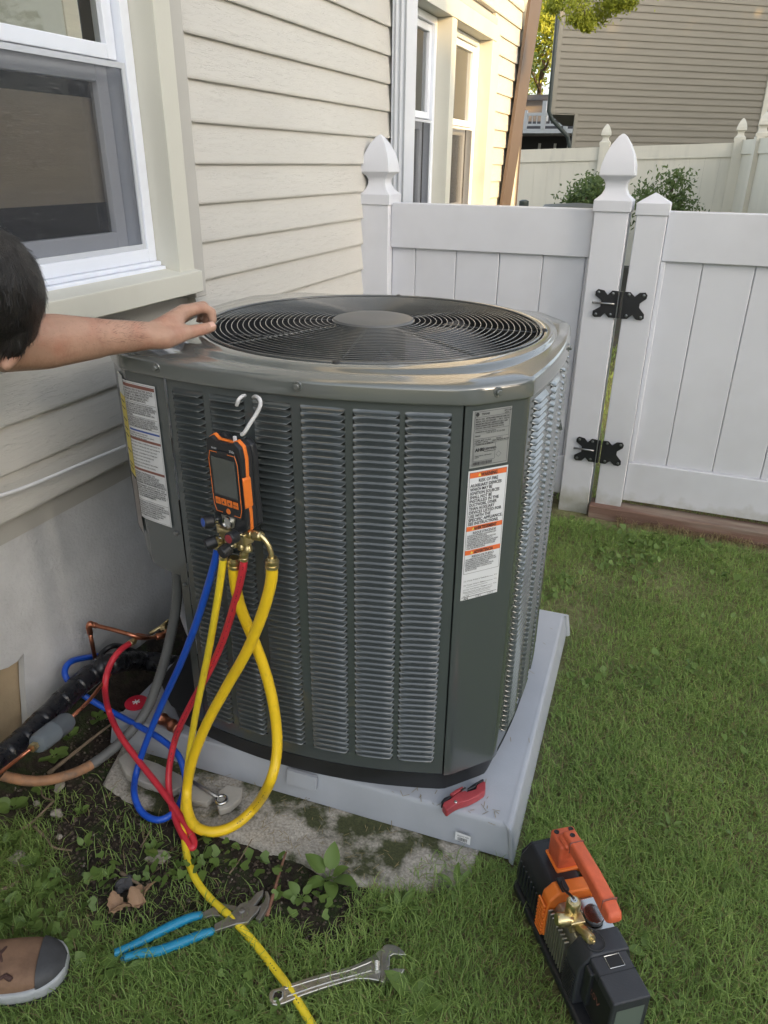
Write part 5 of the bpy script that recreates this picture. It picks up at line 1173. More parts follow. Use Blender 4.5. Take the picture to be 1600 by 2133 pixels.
hk = [(Hc-Tp*.010-Fd*.020, .088, Hc+Fd*.012, .086), (Hc-Tp*.045+Fd*.035, .070, Hc-Tp*.075+Fd*.055, .052), (Hc-Tp*.04+Fd*.10, .012, Hc-Tp*.055+Fd*.112, .015), (Hc-Tp*.102+Fd*.078, .028, Hc-Tp*.085+Fd*.05, .04),
      (Hc+Er*.084-Tp*.05+Fd*.028, .014, Hc+Er*.086-Tp*.072+Fd*.033, .010), (Hc-Er*.086-Tp*.03-Fd*.005, .014, Hc-Er*.088-Tp*.055, .010), (Hc-Tp*.085+Fd*.094, .010, Hc-Tp*.08+Fd*.094+Er*.018, .006), (Hc-Tp*.08-Fd*.03, .060, Nk, .058)]
hips = [Pv+Vector((.08, .0, -.04)), Pv+Vector((-.09, .0, -.04))]
ank = [Vector((-1.125, .475, .10)), Vector((-1.12, -.30, .10))]; kn = [Vector((-1.03, .30, .52)), Vector((-1.10, -.10, .52))]
caps += hk + [(Nk, .062, Cch+Vector((0, .10, .04)), .10), (Cch, .13, Pv, .13), (Sh, .06, Cch, .10), (Cch+Vector((.16, .02, .02)), .055, Cch, .10), (Cch+Vector((.18, .02, .02)), .05, Vector((-.83, .20, .86)), .040), (Vector((-.83, .20, .86)), .038, Vector((-.95, .30, .64)), .028), (Vector((-.95, .30, .64)), .026, Vector((-.98, .32, .56)), .02)]
for a, b, c in zip(hips, kn, ank): caps += [(a, .085, b, .058), (b, .056, c, .038), (c, .038, c+Vector((0, 0, -.06)), .034)]
blob('body', caps, .0046, m_skin, person, 5)
lp_ = TT-(TT-TI).normalized()*.004; nn_ = (CAMLOC-TT).normalized()*.35+Vector((0, 0, .9)); nn_.normalize()
# nails
def nail(tip, prev, r_):
    ax = (tip-prev).normalized(); up = (Vector((0, 0, 1))-ax*ax.z).normalized(); up = (up*.8+(CAMLOC-tip).normalized()*.45).normalized(); up = (up-ax*up.dot(ax)).normalized(); sd_ = ax.cross(up)
    v = []; f = []
    for i in range(5):
        for k in range(7):
            a = R(-50+100*k/6); q = tip+ax*(-.006+.0026*i)+(up*math.cos(a)+sd_*math.sin(a))*(r_+.0004); v.append(q)
    for i in range(4):
        for k in range(6): a = i*7+k; f.append((a, a+1, a+8, a+7))
    return me_obj('fingernail', v, f, m_nail, person, True)
nail(TT, TI, .0103)
blob('shirt', [(Sh, .072, Sh+(El-Sh)*.45, .066), (Nk+Vector((-.03, -.03, -.01)), .07, Cch, .125), (Sh, .075, Cch, .12), (Cch, .150, Pv+Vector((0, .06, 0)), .150), (Cch+Vector((.18, .02, .02)), .068, Cch, .12), (Cch+Vector((.18, .02, .02)), .066, Vector((-.86, .24, .95)), .062)], .012, m_shirt, person, 8)
tc_ = [(Pv, .145, Pv+Vector((0, .03, -.03)), .14)]
for a, b, c in zip(hips, kn, ank): tc_ += [(a, .105, b, .078), (b, .076, c+Vector((0, 0, .02)), .060)]
blob('trousers', tc_, .012, m_jeans, person, 8)
# hair: scalp shell and short strands
hb_ = blob('hair', [(Hc-Tp*.008-Fd*.024, .0960, Hc+Tp*.004+Fd*.002, .0955), (Hc+Tp*.03+Fd*.02, .074, Hc+Tp*.01+Fd*.04, .068), (Hc-Fd*.05-Tp*.04, .072, Hc-Fd*.055-Tp*.055, .066), (Hc+Er*.055-Tp*.01+Fd*.0, .044, Hc+Er*.060+Tp*.005+Fd*.028, .036), (Hc+Er*.066-Tp*.03, .036, Hc+Er*.074-Tp*.045+Fd*.01, .026)], .005, m_hair, person, 6)
mb = MB(); vs_ = [Vector(v.co) for v in hb_.data.vertices]; ns_ = [Vector(v.normal) for v in hb_.data.vertices]
for _ in range(5200):
    i = random.randrange(len(vs_)); p = vs_[i]; n_ = ns_[i]
    fl_ = (Fd*.8-Tp*.25+Er*.15*math.sin(p.y*60)); fl_ = (fl_-n_*fl_.dot(n_)); 
    if fl_.length < .05: continue
    fl_ = (fl_.normalized()+n_*random.uniform(.06, .30)+Vector((random.uniform(-.15, .15), random.uniform(-.15, .15), random.uniform(-.15, .15)))).normalized(); sd_ = fl_.cross(n_).normalized()*.0007; L_ = random.uniform(.014, .030)
    mb.add([p-sd_, p+sd_, p+fl_*L_*.6+sd_*.7-n_*.001, p+fl_*L_*.6-sd_*.7-n_*.001, p+fl_*L_-n_*L_*.22], [(0, 1, 2, 3), (3, 2, 4)])
mb.build('hair_strands', m_hair, person, kind='stuff')
# arm hairs
mb = MB()
for _ in range(1500):
    t = random.uniform(.02, .92); c_ = El+fa*t; r_ = .0455*(1-t)+.029*t+.002
    axn = fa.normalized(); a = random.uniform(0, 2*math.pi); u_ = Vector((0, 0, 1)); u_ = (u_-axn*u_.dot(axn)).normalized(); w_ = axn.cross(u_)
    n_ = u_*math.cos(a)+w_*math.sin(a)
    if n_.z < -.2: continue
    p = c_+n_*(r_-.003); g_ = (n_*.45+axn*.6+Vector((random.uniform(-.25, .25), random.uniform(-.25, .25), random.uniform(-.25, .25)))).normalized(); sd_ = axn.cross(n_)*.00016; L_ = random.uniform(.007, .013)
    mb.add([p-sd_, p+sd_, p+g_*L_], [(0, 1, 2)])
mb.build('arm_hair', m_hair, person, kind='stuff')
# ---- shoes
def shoe(heel, toe, parent):
    sh = bpy.data.objects.new('shoe', None); C.objects.link(sh); sh.parent = parent
    ax = (toe-heel); L_ = ax.length; ax.normalize(); sdv = Vector((-ax.y, ax.x, 0)); Z_ = Vector((0, 0, 1))
    st = [(0, .026, .055), (.06, .034, .09), (.2, .037, .105), (.32, .036, .108), (.45, .039, .092), (.58, .046, .078), (.70, .051, .066), (.80, .0515, .058), (.89, .046, .052), (.95, .036, .045), (.985, .022, .036), (1.0, .010, .030)]
    def ring(t, hw_, h, z0):
        c_ = heel+ax*L_*t; out = []
        for k in range(17):
            a = math.pi*k/16; out.append(c_+sdv*hw_*math.copysign(abs(math.cos(a))**.75, math.cos(a))+Z_*(z0+(h-z0)*math.sin(a)**.8))
        return out
    def loft(n_, rows, mt, close=True):
        v = [q for r_ in rows for q in r_]; m_ = len(rows[0]); f = [(i*m_+k, i*m_+k+1, (i+1)*m_+k+1, (i+1)*m_+k) for i in range(len(rows)-1) for k in range(m_-1)]
        f += [tuple(range(m_)), tuple(reversed([(len(rows)-1)*m_+k for k in range(m_)]))]
        o = me_obj(n_, v, f, mt, sh, True); ss = o.modifiers.new('s', 'SUBSURF'); ss.levels = ss.render_levels = 2; return o
    loft('leather_upper', [ring(t, a, b, .028) for t, a, b in st], m_suede)
    loft('rubber_toe_cap', [ring(t, a+.0022, b+.0022, .027) for t, a, b in ((.86, .049, .0548), (.875, .0478, .0535), (.89, .0465, .0525), (.95, .0365, .0455), (.985, .023, .037), (1.004, .011, .031))], m_toe)
    mb = MB(); rws = []
    for t, a, b in st: rws.append((t, a+.006))
    pl2 = [(L_*t*1.015-.002, a) for t, a in rws]+[(L_*t*1.015-.002, -a) for t, a in reversed(rws)]
    Ms = Matrix(((ax.x, sdv.x, 0, heel.x), (ax.y, sdv.y, 0, heel.y), (0, 0, 1, 0), (0, 0, 0, 1)))
    prism('sole', pl2, .004, .030, m_sole, sh, Ms, .006)
    prism('outsole', [(x*.99+.001, y*.96) for x, y in pl2], -.004, .0045, m_toe, sh, Ms)
    for k in range(4):
        t = .40+.075*k; h = .101-.0095*k*1.2; c_ = heel+ax*L_*t
        w1 = .024
        tube('lace', [c_+sdv*w1+Z_*(h-.012), c_+sdv*.012+Z_*(h+.002), c_-sdv*.012+ax*.010+Z_*(h+.001), c_-sdv*w1+ax*.014+Z_*(h-.014)], .0030, m_lace, sh, 8, 4)
        tube('lace', [c_-sdv*w1+Z_*(h-.012), c_-sdv*.012+Z_*(h+.003), c_+sdv*.012+ax*.010+Z_*(h+.002), c_+sdv*w1+ax*.014+Z_*(h-.014)], .0030, m_lace, sh, 8, 4)
        mb = MB(); 
    c_ = heel+ax*L_*.56
    tube('lace', [c_-sdv*.01+Z_*.083, c_-sdv*.030+ax*.012+Z_*.080, c_-sdv*.040+ax*.03+Z_*.062, c_-sdv*.036+ax*.040+Z_*.060], .0030, m_lace, sh, 8, 6)
    lathe('lace_tip', [(.0045, 0), (.0050, .004), (.0050, .012), (.0035, .015)], axis_m(c_-sdv*.036+ax*.040+Z_*.060, ax*.9-sdv*.5-Z_*.3), m_lace, sh, 10)
    for s_ in (1, -1):
        me = MB(); q = heel+ax*L_*.50+sdv*s_*.028; me.add([q+Z_*.083-ax*.03+sdv*s_*.004, q+Z_*.072+ax*.035+sdv*s_*.002, q+Z_*.058+ax*.030+sdv*s_*.018, q+Z_*.066-ax*.03+sdv*s_*.014], [(0, 1, 2, 3)])
    return sh
tq = P(138, 2005, 'z', .02); hq = tq+Vector((-.81, -.50, 0)).normalized()*.30
tq.z = hq.z = 0; shoe(hq, tq, person)
shoe(Vector((-1.18, -.36, 0)), Vector((-1.02, -.11, 0)), person)

# ------------------------------------------------------------------ stones, twigs, leaves by the wall
def rock(name, loc, s, mt, label, cat='stone', flat=.5, seed=0, group=None):
    bm = bmesh.new(); bmesh.ops.create_icosphere(bm, subdivisions=3, radius=1)
    for v in bm.verts:
        d = noise.noise(v.co*1.3+Vector((seed*3.1, 0, 0)))*.45+noise.noise(v.co*3.5+Vector((0, seed*2.3, 0)))*.16; v.co *= 1+d
        v.co.x *= s[0]; v.co.y *= s[1]; v.co.z *= s[2]
    me = bpy.data.meshes.new(name); bm.to_mesh(me); bm.free(); me.materials.append(mt); me.polygons.foreach_set('use_smooth', [False]*len(me.polygons))
    o = bpy.data.objects.new(name, me); C.objects.link(o); o.location = loc; o.rotation_euler = (0, 0, seed*1.3); return tag(o, label, cat, group)
def slabstone(px, z, mt, label, th_=.022):
    pg = gpoly(px, z); o = prism('stone_slab', pg, z-th_, z, mt, None, None, .003); return tag(o, label, 'stone')
slabstone([(246, 1580), (262, 1566), (330, 1590), (385, 1618), (386, 1632), (360, 1648), (300, 1630), (262, 1612)], .030, m_slate, 'flat pale stone flake wedged under the left front edge of the pad')
slabstone([(370, 1646), (392, 1622), (432, 1640), (450, 1655), (430, 1672), (396, 1668)], .026, m_slate, 'pale stone flake lying under the ring spanner', .018)
slabstone([(455, 1648), (472, 1634), (506, 1640), (500, 1662), (480, 1680), (456, 1688), (450, 1672)], .028, m_slate, 'pale broken stone flake right of the ring spanner', .02)
for i, (px, py, s_, mt, lb) in enumerate([(38, 1790, (.018, .015, .012), m_stone, 'pale pitted stone in the weeds at the left edge'), (52, 1803, (.014, .010, .008), m_stone, 'small pale pebble just right of the pitted stone'), (262, 1845, (.022, .017, .014), m_dkstone, 'dark rounded stone on the bare soil above the dead leaves'), (330, 1790, (.016, .026, .013), m_stone, 'brown stone beside the small weed left of the red hose end'),
        (118, 1697, (.014, .010, .010), m_stone, 'reddish grey stone by the bent twig'), (125, 1640, (.016, .010, .008), m_stone, 'pale stone below the stained conduit'), (77, 1675, (.008, .008, .006), m_stone, 'tiny pale pebble left of the bent twig'), (797, 1857, (.006, .005, .005), m_stone, 'tiny cream pebble on the soil beside the big leaved weed'), (124, 1745, (.007, .006, .005), m_stone, 'tiny white pebble in the dark soil near the twig')]):
    q = P(px, py, 'z', 0); rock('stone', (q.x, q.y, s_[2]*.4), s_, mt, lb, seed=i+1)
def twig(pts, r, label, mt=m_twig):
    w3 = [P(a, b, 'z', z) for a, b, z in pts]; s_ = smoothpts(w3, 5); n_ = len(s_)
    return tag(tube('twig', s_, [r*(1-.5*i/n_)*(1+.12*math.sin(i*2.1)) for i in range(n_)], mt, None, 8), label, 'twig')
twig([(556, 1908, .012), (570, 1860, .016), (583, 1815, .014), (596, 1775, .014)], .0042, 'reddish brown stick standing up the soil right of the pliers', mat('red_brown_stick', (.22, .11, .07), .8, var=.2, vscale=50))
twig([(100, 1612, .03), (140, 1580, .035), (190, 1540, .04), (232, 1508, .05)], .0055, 'bare grey stick leaning between the conduit and the pad')
twig([(28, 1738, .012), (70, 1710, .012), (105, 1675, .014), (112, 1668, .015), (90, 1660, .012), (85, 1640, .01)], .0035, 'bent grey twig below the stained conduit')
twig([(70, 1720, .012), (95, 1745, .012), (112, 1765, .012), (150, 1772, .01)], .0040, 'dark curved twig on the soil right of the bent twig')
twig([(252, 1818, .01), (280, 1836, .014), (302, 1850, .012)], .0045, 'short broken twig beside the dark stone')
twig([(478, 1820, .01), (500, 1790, .012), (525, 1748, .012)], .0018, 'thin pale straw on the soil under the yellow loop')
twig([(293, 1765, .012), (305, 1745, .014), (314, 1728, .016)], .0026, 'thin grey twig sticking up left of the small weed')
twig([(-10, 1860, .012), (18, 1848, .012), (38, 1836, .01)], .006, 'pale broken twig at the left edge of the photo')
def leafshape(n=6, wd=.5): return [(0, 0)]+[(t/n, wd*math.sin(math.pi*(t/n)**.8)) for t in range(1, n)]+[(1, 0)]
def leaf_mesh(name, mt, L_, wd, curl=.3, fold=.12, teeth=0):
    n_ = 8; v = []; f = []
    for i in range(n_+1):
        t = i/n_; w2 = wd*L_*(math.sin(math.pi*min(.999, t**.75)))**.75*.5*(1+teeth*(i % 2)) if 0 < i < n_ else .001
        zc = L_*curl*(t-t*t*1.25)
        v += [(L_*t, -w2, zc+w2*fold), (L_*t, -w2*.5, zc+w2*fold*.2), (L_*t, 0, zc-w2*.10), (L_*t, w2*.5, zc+w2*fold*.2), (L_*t, w2, zc+w2*fold)]
    for i in range(n_):
        for k in range(4): a = i*5+k; f.append((a, a+1, a+6, a+5))
    me = bpy.data.meshes.new(name); me.from_pydata(v, [], f); me.materials.append(mt); me.polygons.foreach_set('use_smooth', [True]*len(me.polygons)); return me
LM = {'broad': leaf_mesh('leaf', m_weed, 1, .62), 'long': leaf_mesh('leaf', m_weed, 1, .34, .45), 'round': leaf_mesh('leaf', m_weed, 1, .95, .15, .2), 'dead': leaf_mesh('leaf', m_deadleaf, 1, .5, .35, .55, .3)}
def plant(px, py, leaves, label, kind_='broad', z0=0, group=None, L_=.07, up=.5, stem=True):
    q = P(px, py, 'z', .005); t = thing('weed_plant', label, 'weed', group, (q.x, q.y, max(0, gz(q.x, q.y)))); bpy.context.view_layer.update()
    for (az, ln, el, kd) in leaves:
        ln *= .68; o = bpy.data.objects.new('leaf', LM[kd]); C.objects.link(o); o.parent = t; base = Vector((math.cos(az), math.sin(az), 0))
        st = ln*.35; o.scale = (ln, ln, ln); o.location = base*st*.6+Vector((0, 0, .006+math.sin(el)*st*.5)); o.rotation_euler = (random.uniform(-.3, .3), -el, az)
    if stem:
        mb = MB()
        for (az, ln, el, kd) in leaves: ln *= .68; b = Vector((math.cos(az), math.sin(az), 0)); mb.tube([(0, 0, .002), b*ln*.21+Vector((0, 0, .006+math.sin(el)*ln*.175))], .0013, 5)
        mb.build('stem', m_weed, t)
    return t
def rl(n_, ln, el, kd, j_=.3): return [(2*math.pi*i/n_+random.uniform(-.4, .4), ln*random.uniform(1-j_, 1+j_), el+random.uniform(-.2, .25), kd) for i in range(n_)]
plant(685, 1828, [(2.9, .085, .45, 'broad'), (-.15, .09, .3, 'broad'), (1.75, .085, .8, 'broad'), (-1.0, .075, .15, 'broad'), (-2.2, .07, .1, 'broad'), (.5, .06, .6, 'broad')], 'broad leaved green weed standing on the soil in front of the slab')
plant(628, 1868, rl(5, .045, .3, 'broad'), 'small green weed just left below the big leaved weed')
plant(318, 1775, rl(6, .032, .7, 'broad'), 'small upright weed beside the brown stone')
plant(318, 2005, [(2.8, .07, .1, 'broad'), (-.3, .075, .05, 'broad'), (-1.2, .075, .05, 'long'), (.9, .07, .3, 'broad'), (-2.2, .07, .1, 'broad')], 'flattened broad leaved weed under the blue plier handles')
plant(255, 2010, rl(4, .06, .15, 'broad'), 'drooping weed at the tips of the plier handles')
plant(865, 2090, rl(6, .075, .3, 'broad'), 'broad leaved weed below the jaws of the adjustable wrench')
plant(830, 1905, rl(8, .07, .5, 'long'), 'long leaved weed in the grass right of the big weed')
plant(950, 1850, rl(6, .05, .5, 'long'), 'narrow leaved weed at the right end of the concrete slab')
plant(1395, 1725, rl(6, .05, .35, 'long'), 'pale green rosette weed in the lawn above the vacuum pump')
plant(1352, 1990, rl(4, .05, .25, 'broad'), 'low weed on the right side of the battery')
plant(1500, 1895, rl(5, .04, .3, 'long'), 'little weed in the lawn at the right edge above the pump battery')
plant(1380, 2095, rl(4, .05, .25, 'long'), 'low weed right below the battery')
plant(30, 1690, rl(7, .045, .5, 'round'), 'cluster of round leaves at the left edge below the stained conduit')
plant(20, 1760, rl(5, .04, .5, 'round'), 'round leaved weed left of the pitted stone')
plant(70, 1800, rl(5, .035, .4, 'round'), 'round leaved weed beside the pitted stone')
plant(118, 1590, rl(6, .045, .4, 'round'), 'round leaved weed under the grey cylinder')
plant(150, 1555, rl(5, .04, .4, 'round'), 'round leaved weed right of the grey cylinder')
plant(205, 1512, rl(4, .035, .4, 'round'), 'round leaved weed below the copper tube')
plant(95, 1645, rl(5, .035, .3, 'round'), 'round leaved weed just below the stained conduit')
plant(170, 1692, rl(4, .025, .4, 'round'), 'tiny yellow green weed on the soil below the pad end')
plant(175, 1765, rl(4, .035, .7, 'broad'), 'single pointed weed on the dark soil')
plant(225, 1830, rl(4, .035, .4, 'broad'), 'small weed above the dead leaves')
plant(20, 1900, rl(7, .05, .4, 'round'), 'leafy weed above the tan shoe')
plant(60, 1920, rl(5, .045, .3, 'broad'), 'leafy weed between the shoe and the soil')
plant(95, 1860, rl(6, .04, .3, 'broad'), 'low weed left of the dead leaves')
plant(405, 1790, rl(3, .03, .2, 'round'), 'tiny weed beside the red hose end')
for i, (px, py) in enumerate(((255, 1897), (275, 1890), (290, 1893), (305, 1880), (238, 1905), (300, 1870), (268, 1885))):
    q = P(px, py, 'z', .01); o = bpy.data.objects.new('dead_leaf', LM['dead']); C.objects.link(o); o.location = (q.x, q.y, .012); o.scale = (random.uniform(.032, .05),)*3; o.rotation_euler = (random.uniform(-.9, .9), random.uniform(-.6, .2), random.uniform(0, 6.28))
    tag(o, ['leftmost but one curled brown dead leaf of the heap', 'lowest of the middle dead leaves in the heap', 'dead leaf in the middle of the heap', 'dead leaf at the top right of the heap', 'leftmost dead leaf of the heap on the soil', 'uppermost dead leaf of the heap below the dark stone', 'dead leaf at the top left of the heap'][i], 'leaf', 'dead leaves heaped on the soil')

# ------------------------------------------------------------------ grass
def fbm(x, y, s, seed=0): return noise.noise(Vector((x*s+seed, y*s-seed, seed*.7)))
def inside(x, y, poly):
    c_ = False; n_ = len(poly); j_ = n_-1
    for i in range(n_):
        xi, yi = poly[i]; xj, yj = poly[j_]
        if (yi > y) != (yj > y) and x < (xj-xi)*(y-yi)/(yj-yi)+xi: c_ = not c_
        j_ = i
    return c_
padpoly = [padv(-.01, -.015, 0)[:2], padv(PW+.01, -.015, 0)[:2], padv(PW+.01, PD+.01, 0)[:2], padv(-.01, PD+.01, 0)[:2]]
def density(x, y):
    if y > 3.05 and y < 3.19: return .35 if x > -.1 else 0
    # soil apron left of x=-.45 and above y=.80
    d = 1.0
    soil = min((-.40-x)*6, (y-(.79+.06*math.sin(x*9)))*9)
    if soil > 0: d = max(0, 1-soil*3.2)
    if x < -.62 and y < .95: d = max(d, .55*max(0, fbm(x, y, 7, 3)+.25))
    if x < -.9 and y > .62: d = max(d, .30*max(0, fbm(x, y, 9, 8)+.3))
    if -1.3 < x < -.62 and y > .98: d *= .15
    d *= .62+.8*(fbm(x, y, 3.1, 1)+.25)
    if y > 1.9: d *= .55+.5*fbm(x, y, 2.5, 6)
    return d
def blades(name, n_, xr, yr, hgt, wid, mt, label, dens=True, lean=1.25):
    V = []; F = []; cnt = 0; k = 0
    X = rng.uniform(*xr, n_); Y = rng.uniform(*yr, n_); Q = rng.random(n_); A = rng.uniform(0, 6.283, n_); Hh = rng.uniform(hgt[0], hgt[1], n_); Ln = rng.uniform(.15, 1.0, n_)*lean
    for x, y, q, a, h, l in zip(X.tolist(), Y.tolist(), Q.tolist(), A.tolist(), Hh.tolist(), Ln.tolist()):
        if dens:
            if q > density(x, y): continue
            if x < -.10 and y > .96 and (inside(x, y, sp) or inside(x, y, padpoly)) and not (x > -.34 and y < 1.15 and q < .12): continue
            s_ = (x+.112)*.576-(y-1.135)*.817; t_ = (x+.112)*.817+(y-1.135)*.576
            if -.008 < s_ < .32 and -.028 < t_ < .10: continue
            if x < -.82 and y < .66 and (x+.82)*.5-(y-.66)*.8 < .12 and y > .40 and abs((x-tq.x)*.525-(y-tq.y)*.85) < .05 and (x-tq.x)*.85+(y-tq.y)*.525 < 0: h *= .3
        h *= 1+.5*fbm(x, y, 6, 4)
        ca, sa = math.cos(a), math.sin(a); wx, wy = -sa*wid, ca*wid; z = gz(x, y) if abs(x) < 1.5 and y < 3.3 else 0
        z -= .003; b = l*h
        x1, y1, z1 = x+ca*b*.35, y+sa*b*.35, z+h*.55; x2, y2, z2 = x+ca*b, y+sa*b, z+h*max(.35, 1-.45*l)
        V += [(x-wx, y-wy, z), (x+wx, y+wy, z), (x1-wx*.8, y1-wy*.8, z1), (x1+wx*.8, y1+wy*.8, z1), (x2, y2, z2)]
        F += [(k, k+1, k+3, k+2), (k+2, k+3, k+4)]; k += 5
    return tag(me_obj(name, V, F, mt, kind='stuff', smooth=True), label, 'grass')
la = ground_o.data.attributes.new('lawn', 'FLOAT', 'POINT')
for i_, v_ in enumerate(ground_o.data.vertices):
    x, y = v_.co.x, v_.co.y; soil = min((-.40-x)*6, (y-(.79+.06*math.sin(x*9)))*9); la.data[i_].value = max(0, min(1, -soil*1.5+.35+.8*fbm(x, y, 5, 3)))
blades('grass', 300000, (-1.25, 1.3), (.35, 3.0), (.018, .042), .0011, m_grass, 'dark green lawn grass around the pad and tools')
blades('grass', 26000, (-1.2, .75), (.4, 1.35), (.03, .062), .0009, m_grass, 'longer finer grass in the foreground lawn')
blades('grass', 24000, (-1.2, 1.2), (.4, 2.9), (.02, .045), .0009, m_straw, 'scattered dry straw coloured blades in the lawn', lean=1.5)
blades('grass', 45000, (-1.25, 1.6), (-.45, .38), (.02, .045), .0013, m_grass, 'lawn grass nearest the viewer, below the picture', False)
blades('grass', 22000, (-1.2, 2.2), (3.2, 6.5), (.03, .07), .002, m_grass, 'grass of the yard behind the gate', False)
blades('grass', 5000, (-.12, 1.4), (3.02, 3.35), (.03, .06), .0014, m_straw, 'pale grass between the timber and the gate', False)
V = []; F = []; k = 0
for _ in range(330):
    a_ = random.uniform(0, 6.28)
    if random.random() < .35:
        q = padv(random.uniform(.01, .9), random.uniform(.005, .05) if random.random() < .6 else random.uniform(.0, .9), .0912); x, y, z = q
        if (Vector((x, y))-CC).length < .46: continue
    else: x, y, z = random.uniform(-1.1, -.25), random.uniform(.98, 1.16), .014
    L_ = random.uniform(.006, .022); dx_, dy_ = math.cos(a_)*L_, math.sin(a_)*L_; wx, wy = -math.sin(a_)*.0006, math.cos(a_)*.0006
    V += [(x-wx, y-wy, z), (x+wx, y+wy, z), (x+dx_+wx, y+dy_+wy, z+.002), (x+dx_-wx, y+dy_-wy, z+.002)]; F.append((k, k+1, k+2, k+3)); k += 4
tag(me_obj('grass_clippings', V, F, m_straw, kind='stuff'), 'dry grass clippings scattered on the pad and slab', 'grass clippings')
# creeping ground cover leaves
def groundcover(n_, xr, yr, fn, label, s0=.008, s1=.018):
    V = []; F = []; k = 0
    for _ in range(n_):
        x, y = random.uniform(*xr), random.uniform(*yr)
        if random.random() > fn(x, y) or (x < -.10 and y > .99 and (inside(x, y, sp) or inside(x, y, padpoly))): continue
        s_ = (x+.112)*.576-(y-1.135)*.817; t_ = (x+.112)*.817+(y-1.135)*.576
        if -.01 < s_ < .33 and -.03 < t_ < .105: continue
        r_ = random.uniform(s0, s1); z = gz(x, y)+random.uniform(.008, .032); ti, tj = random.uniform(-.9, .9), random.uniform(-.9, .9); aa = random.uniform(0, 6.28)
        V.append((x, y, z-.15*r_))
        for i in range(8): a = aa+i*math.pi/4; rr2 = r_*(.35, .95, 1.0, .85, 1.1, .85, 1.0, .95)[i]; dx_, dy_ = rr2*math.cos(a), rr2*math.sin(a); V.append((x+dx_, y+dy_, z+dx_*ti+dy_*tj))
        F += [(k, k+1+i, k+1+(i+1) % 8) for i in range(8)]; k += 9
    return tag(me_obj('ground_cover', V, F, m_weed, kind='stuff', smooth=True), label, 'ground cover')
groundcover(5200, (-.3, 1.2), (1.8, 3.02), lambda x, y: max(0, fbm(x, y, 4, 2)*1.4+.15)*(1 if x < .12 else .35), 'creeping round leaved weeds in the lawn near the fence', .006, .014)
groundcover(2600, (-1.25, -.3), (.5, 1.05), lambda x, y: max(0, fbm(x, y, 6, 5)+.12), 'creeping weeds on the soil left of the slab', .006, .014)
groundcover(1200, (-.3, 1.0), (.6, 1.9), lambda x, y: max(0, fbm(x, y, 5, 9)-.05)*.6, 'clover leaves scattered in the lawn', .006, .012)
# soil crumbs
V = []; F = []; k = 0
for _ in range(5000):
    x, y = random.uniform(-1.3, -.3), random.uniform(.72, 1.25)
    if inside(x, y, sp): continue
    r_ = random.uniform(.0012, .0048)*(1 if random.random() < .93 else 1.8); z = gz(x, y)+r_*.3
    pts_ = [(x+r_*math.cos(a)*random.uniform(.7, 1.2), y+r_*math.sin(a)*random.uniform(.7, 1.2), z) for a in (0, 1.57, 3.14, 4.71)]+[(x, y, z+r_), (x, y, z-r_)]
    V += pts_; F += [(k, k+1, k+4), (k+1, k+2, k+4), (k+2, k+3, k+4), (k+3, k, k+4)]; k += 6
tag(me_obj('soil_crumbs', V, F, mat('soil_crumb', (.085, .065, .048), .9, var=.5, vscale=60, col2=(.22, .20, .17), c2scale=90, c2lo=.6, c2hi=.66), kind='stuff'), 'crumbs of soil and grit on the bare ground', 'soil')

# ------------------------------------------------------------------ far fence
def farfence(a, b, ztop, label, fin_at, slope=0):
    t = thing('vinyl_fence', label, 'fence'); d = (b-a); L_ = d.length; ang = math.atan2(d.y, d.x)
    M = Matrix.Translation((a.x, a.y, 0)) @ Matrix.Rotation(ang, 4, 'Z')
    n_ = int(L_/.19)
    for i in range(n_):
        x0, x1 = L_*i/n_+.0008, L_*(i+1)/n_-.0008; zt2 = ztop+slope*(x0/L_)-.16
        box('plank', (x0, -.01, .1), (x1, .012, zt2), m_farf, t, 0, M)
    mb = MB(); z1 = ztop+slope
    mb.add([M @ Vector(q) for q in ((0, -.03, ztop-.17), (L_, -.03, z1-.17), (L_, .04, z1-.17), (0, .04, ztop-.17), (0, -.03, ztop), (L_, -.03, z1), (L_, .04, z1), (0, .04, ztop))], BOXF); mb.build('top_rail', m_farf, t)
    mb = MB(); mb.box((0, -.03, .05), (L_, .04, .22), M); mb.build('bottom_rail', m_farf, t)
    for u_ in fin_at:
        zz = ztop+slope*u_; p = box('post', (L_*u_-.063, -.07, 0), (L_*u_+.063, .07, zz+.02), m_farf, t, 0, M); mb = MB(); c_ = M @ Vector((L_*u_, 0, 0)); finial(mb, c_.x, c_.y, zz+.02, 1, .27); mb.build('post_cap', m_farf, p)
    return t
FA = P(1040, 313, 'y', 12); FB = P(1540, 297, 'y', 12)
fm = P(1262, 290, 'y', 12); uu = (fm.x-FA.x)/(FB.x-FA.x)
farfence(Vector((FA.x-.8, 12, 0)), Vector((FB.x, 12, 0)), FA.z-.03, 'far white vinyl fence across the back yard below the taupe house', [(fm.x-FA.x+.8)/(FB.x-FA.x+.8), 1.0], FB.z-FA.z+.03)
farfence(Vector((FB.x+.07, 11.93, 0)), Vector((FB.x+.9, 8.0, 0)), FB.z+.03, 'cream side fence returning toward the camera at the right edge', [.18, .62, 1.0])
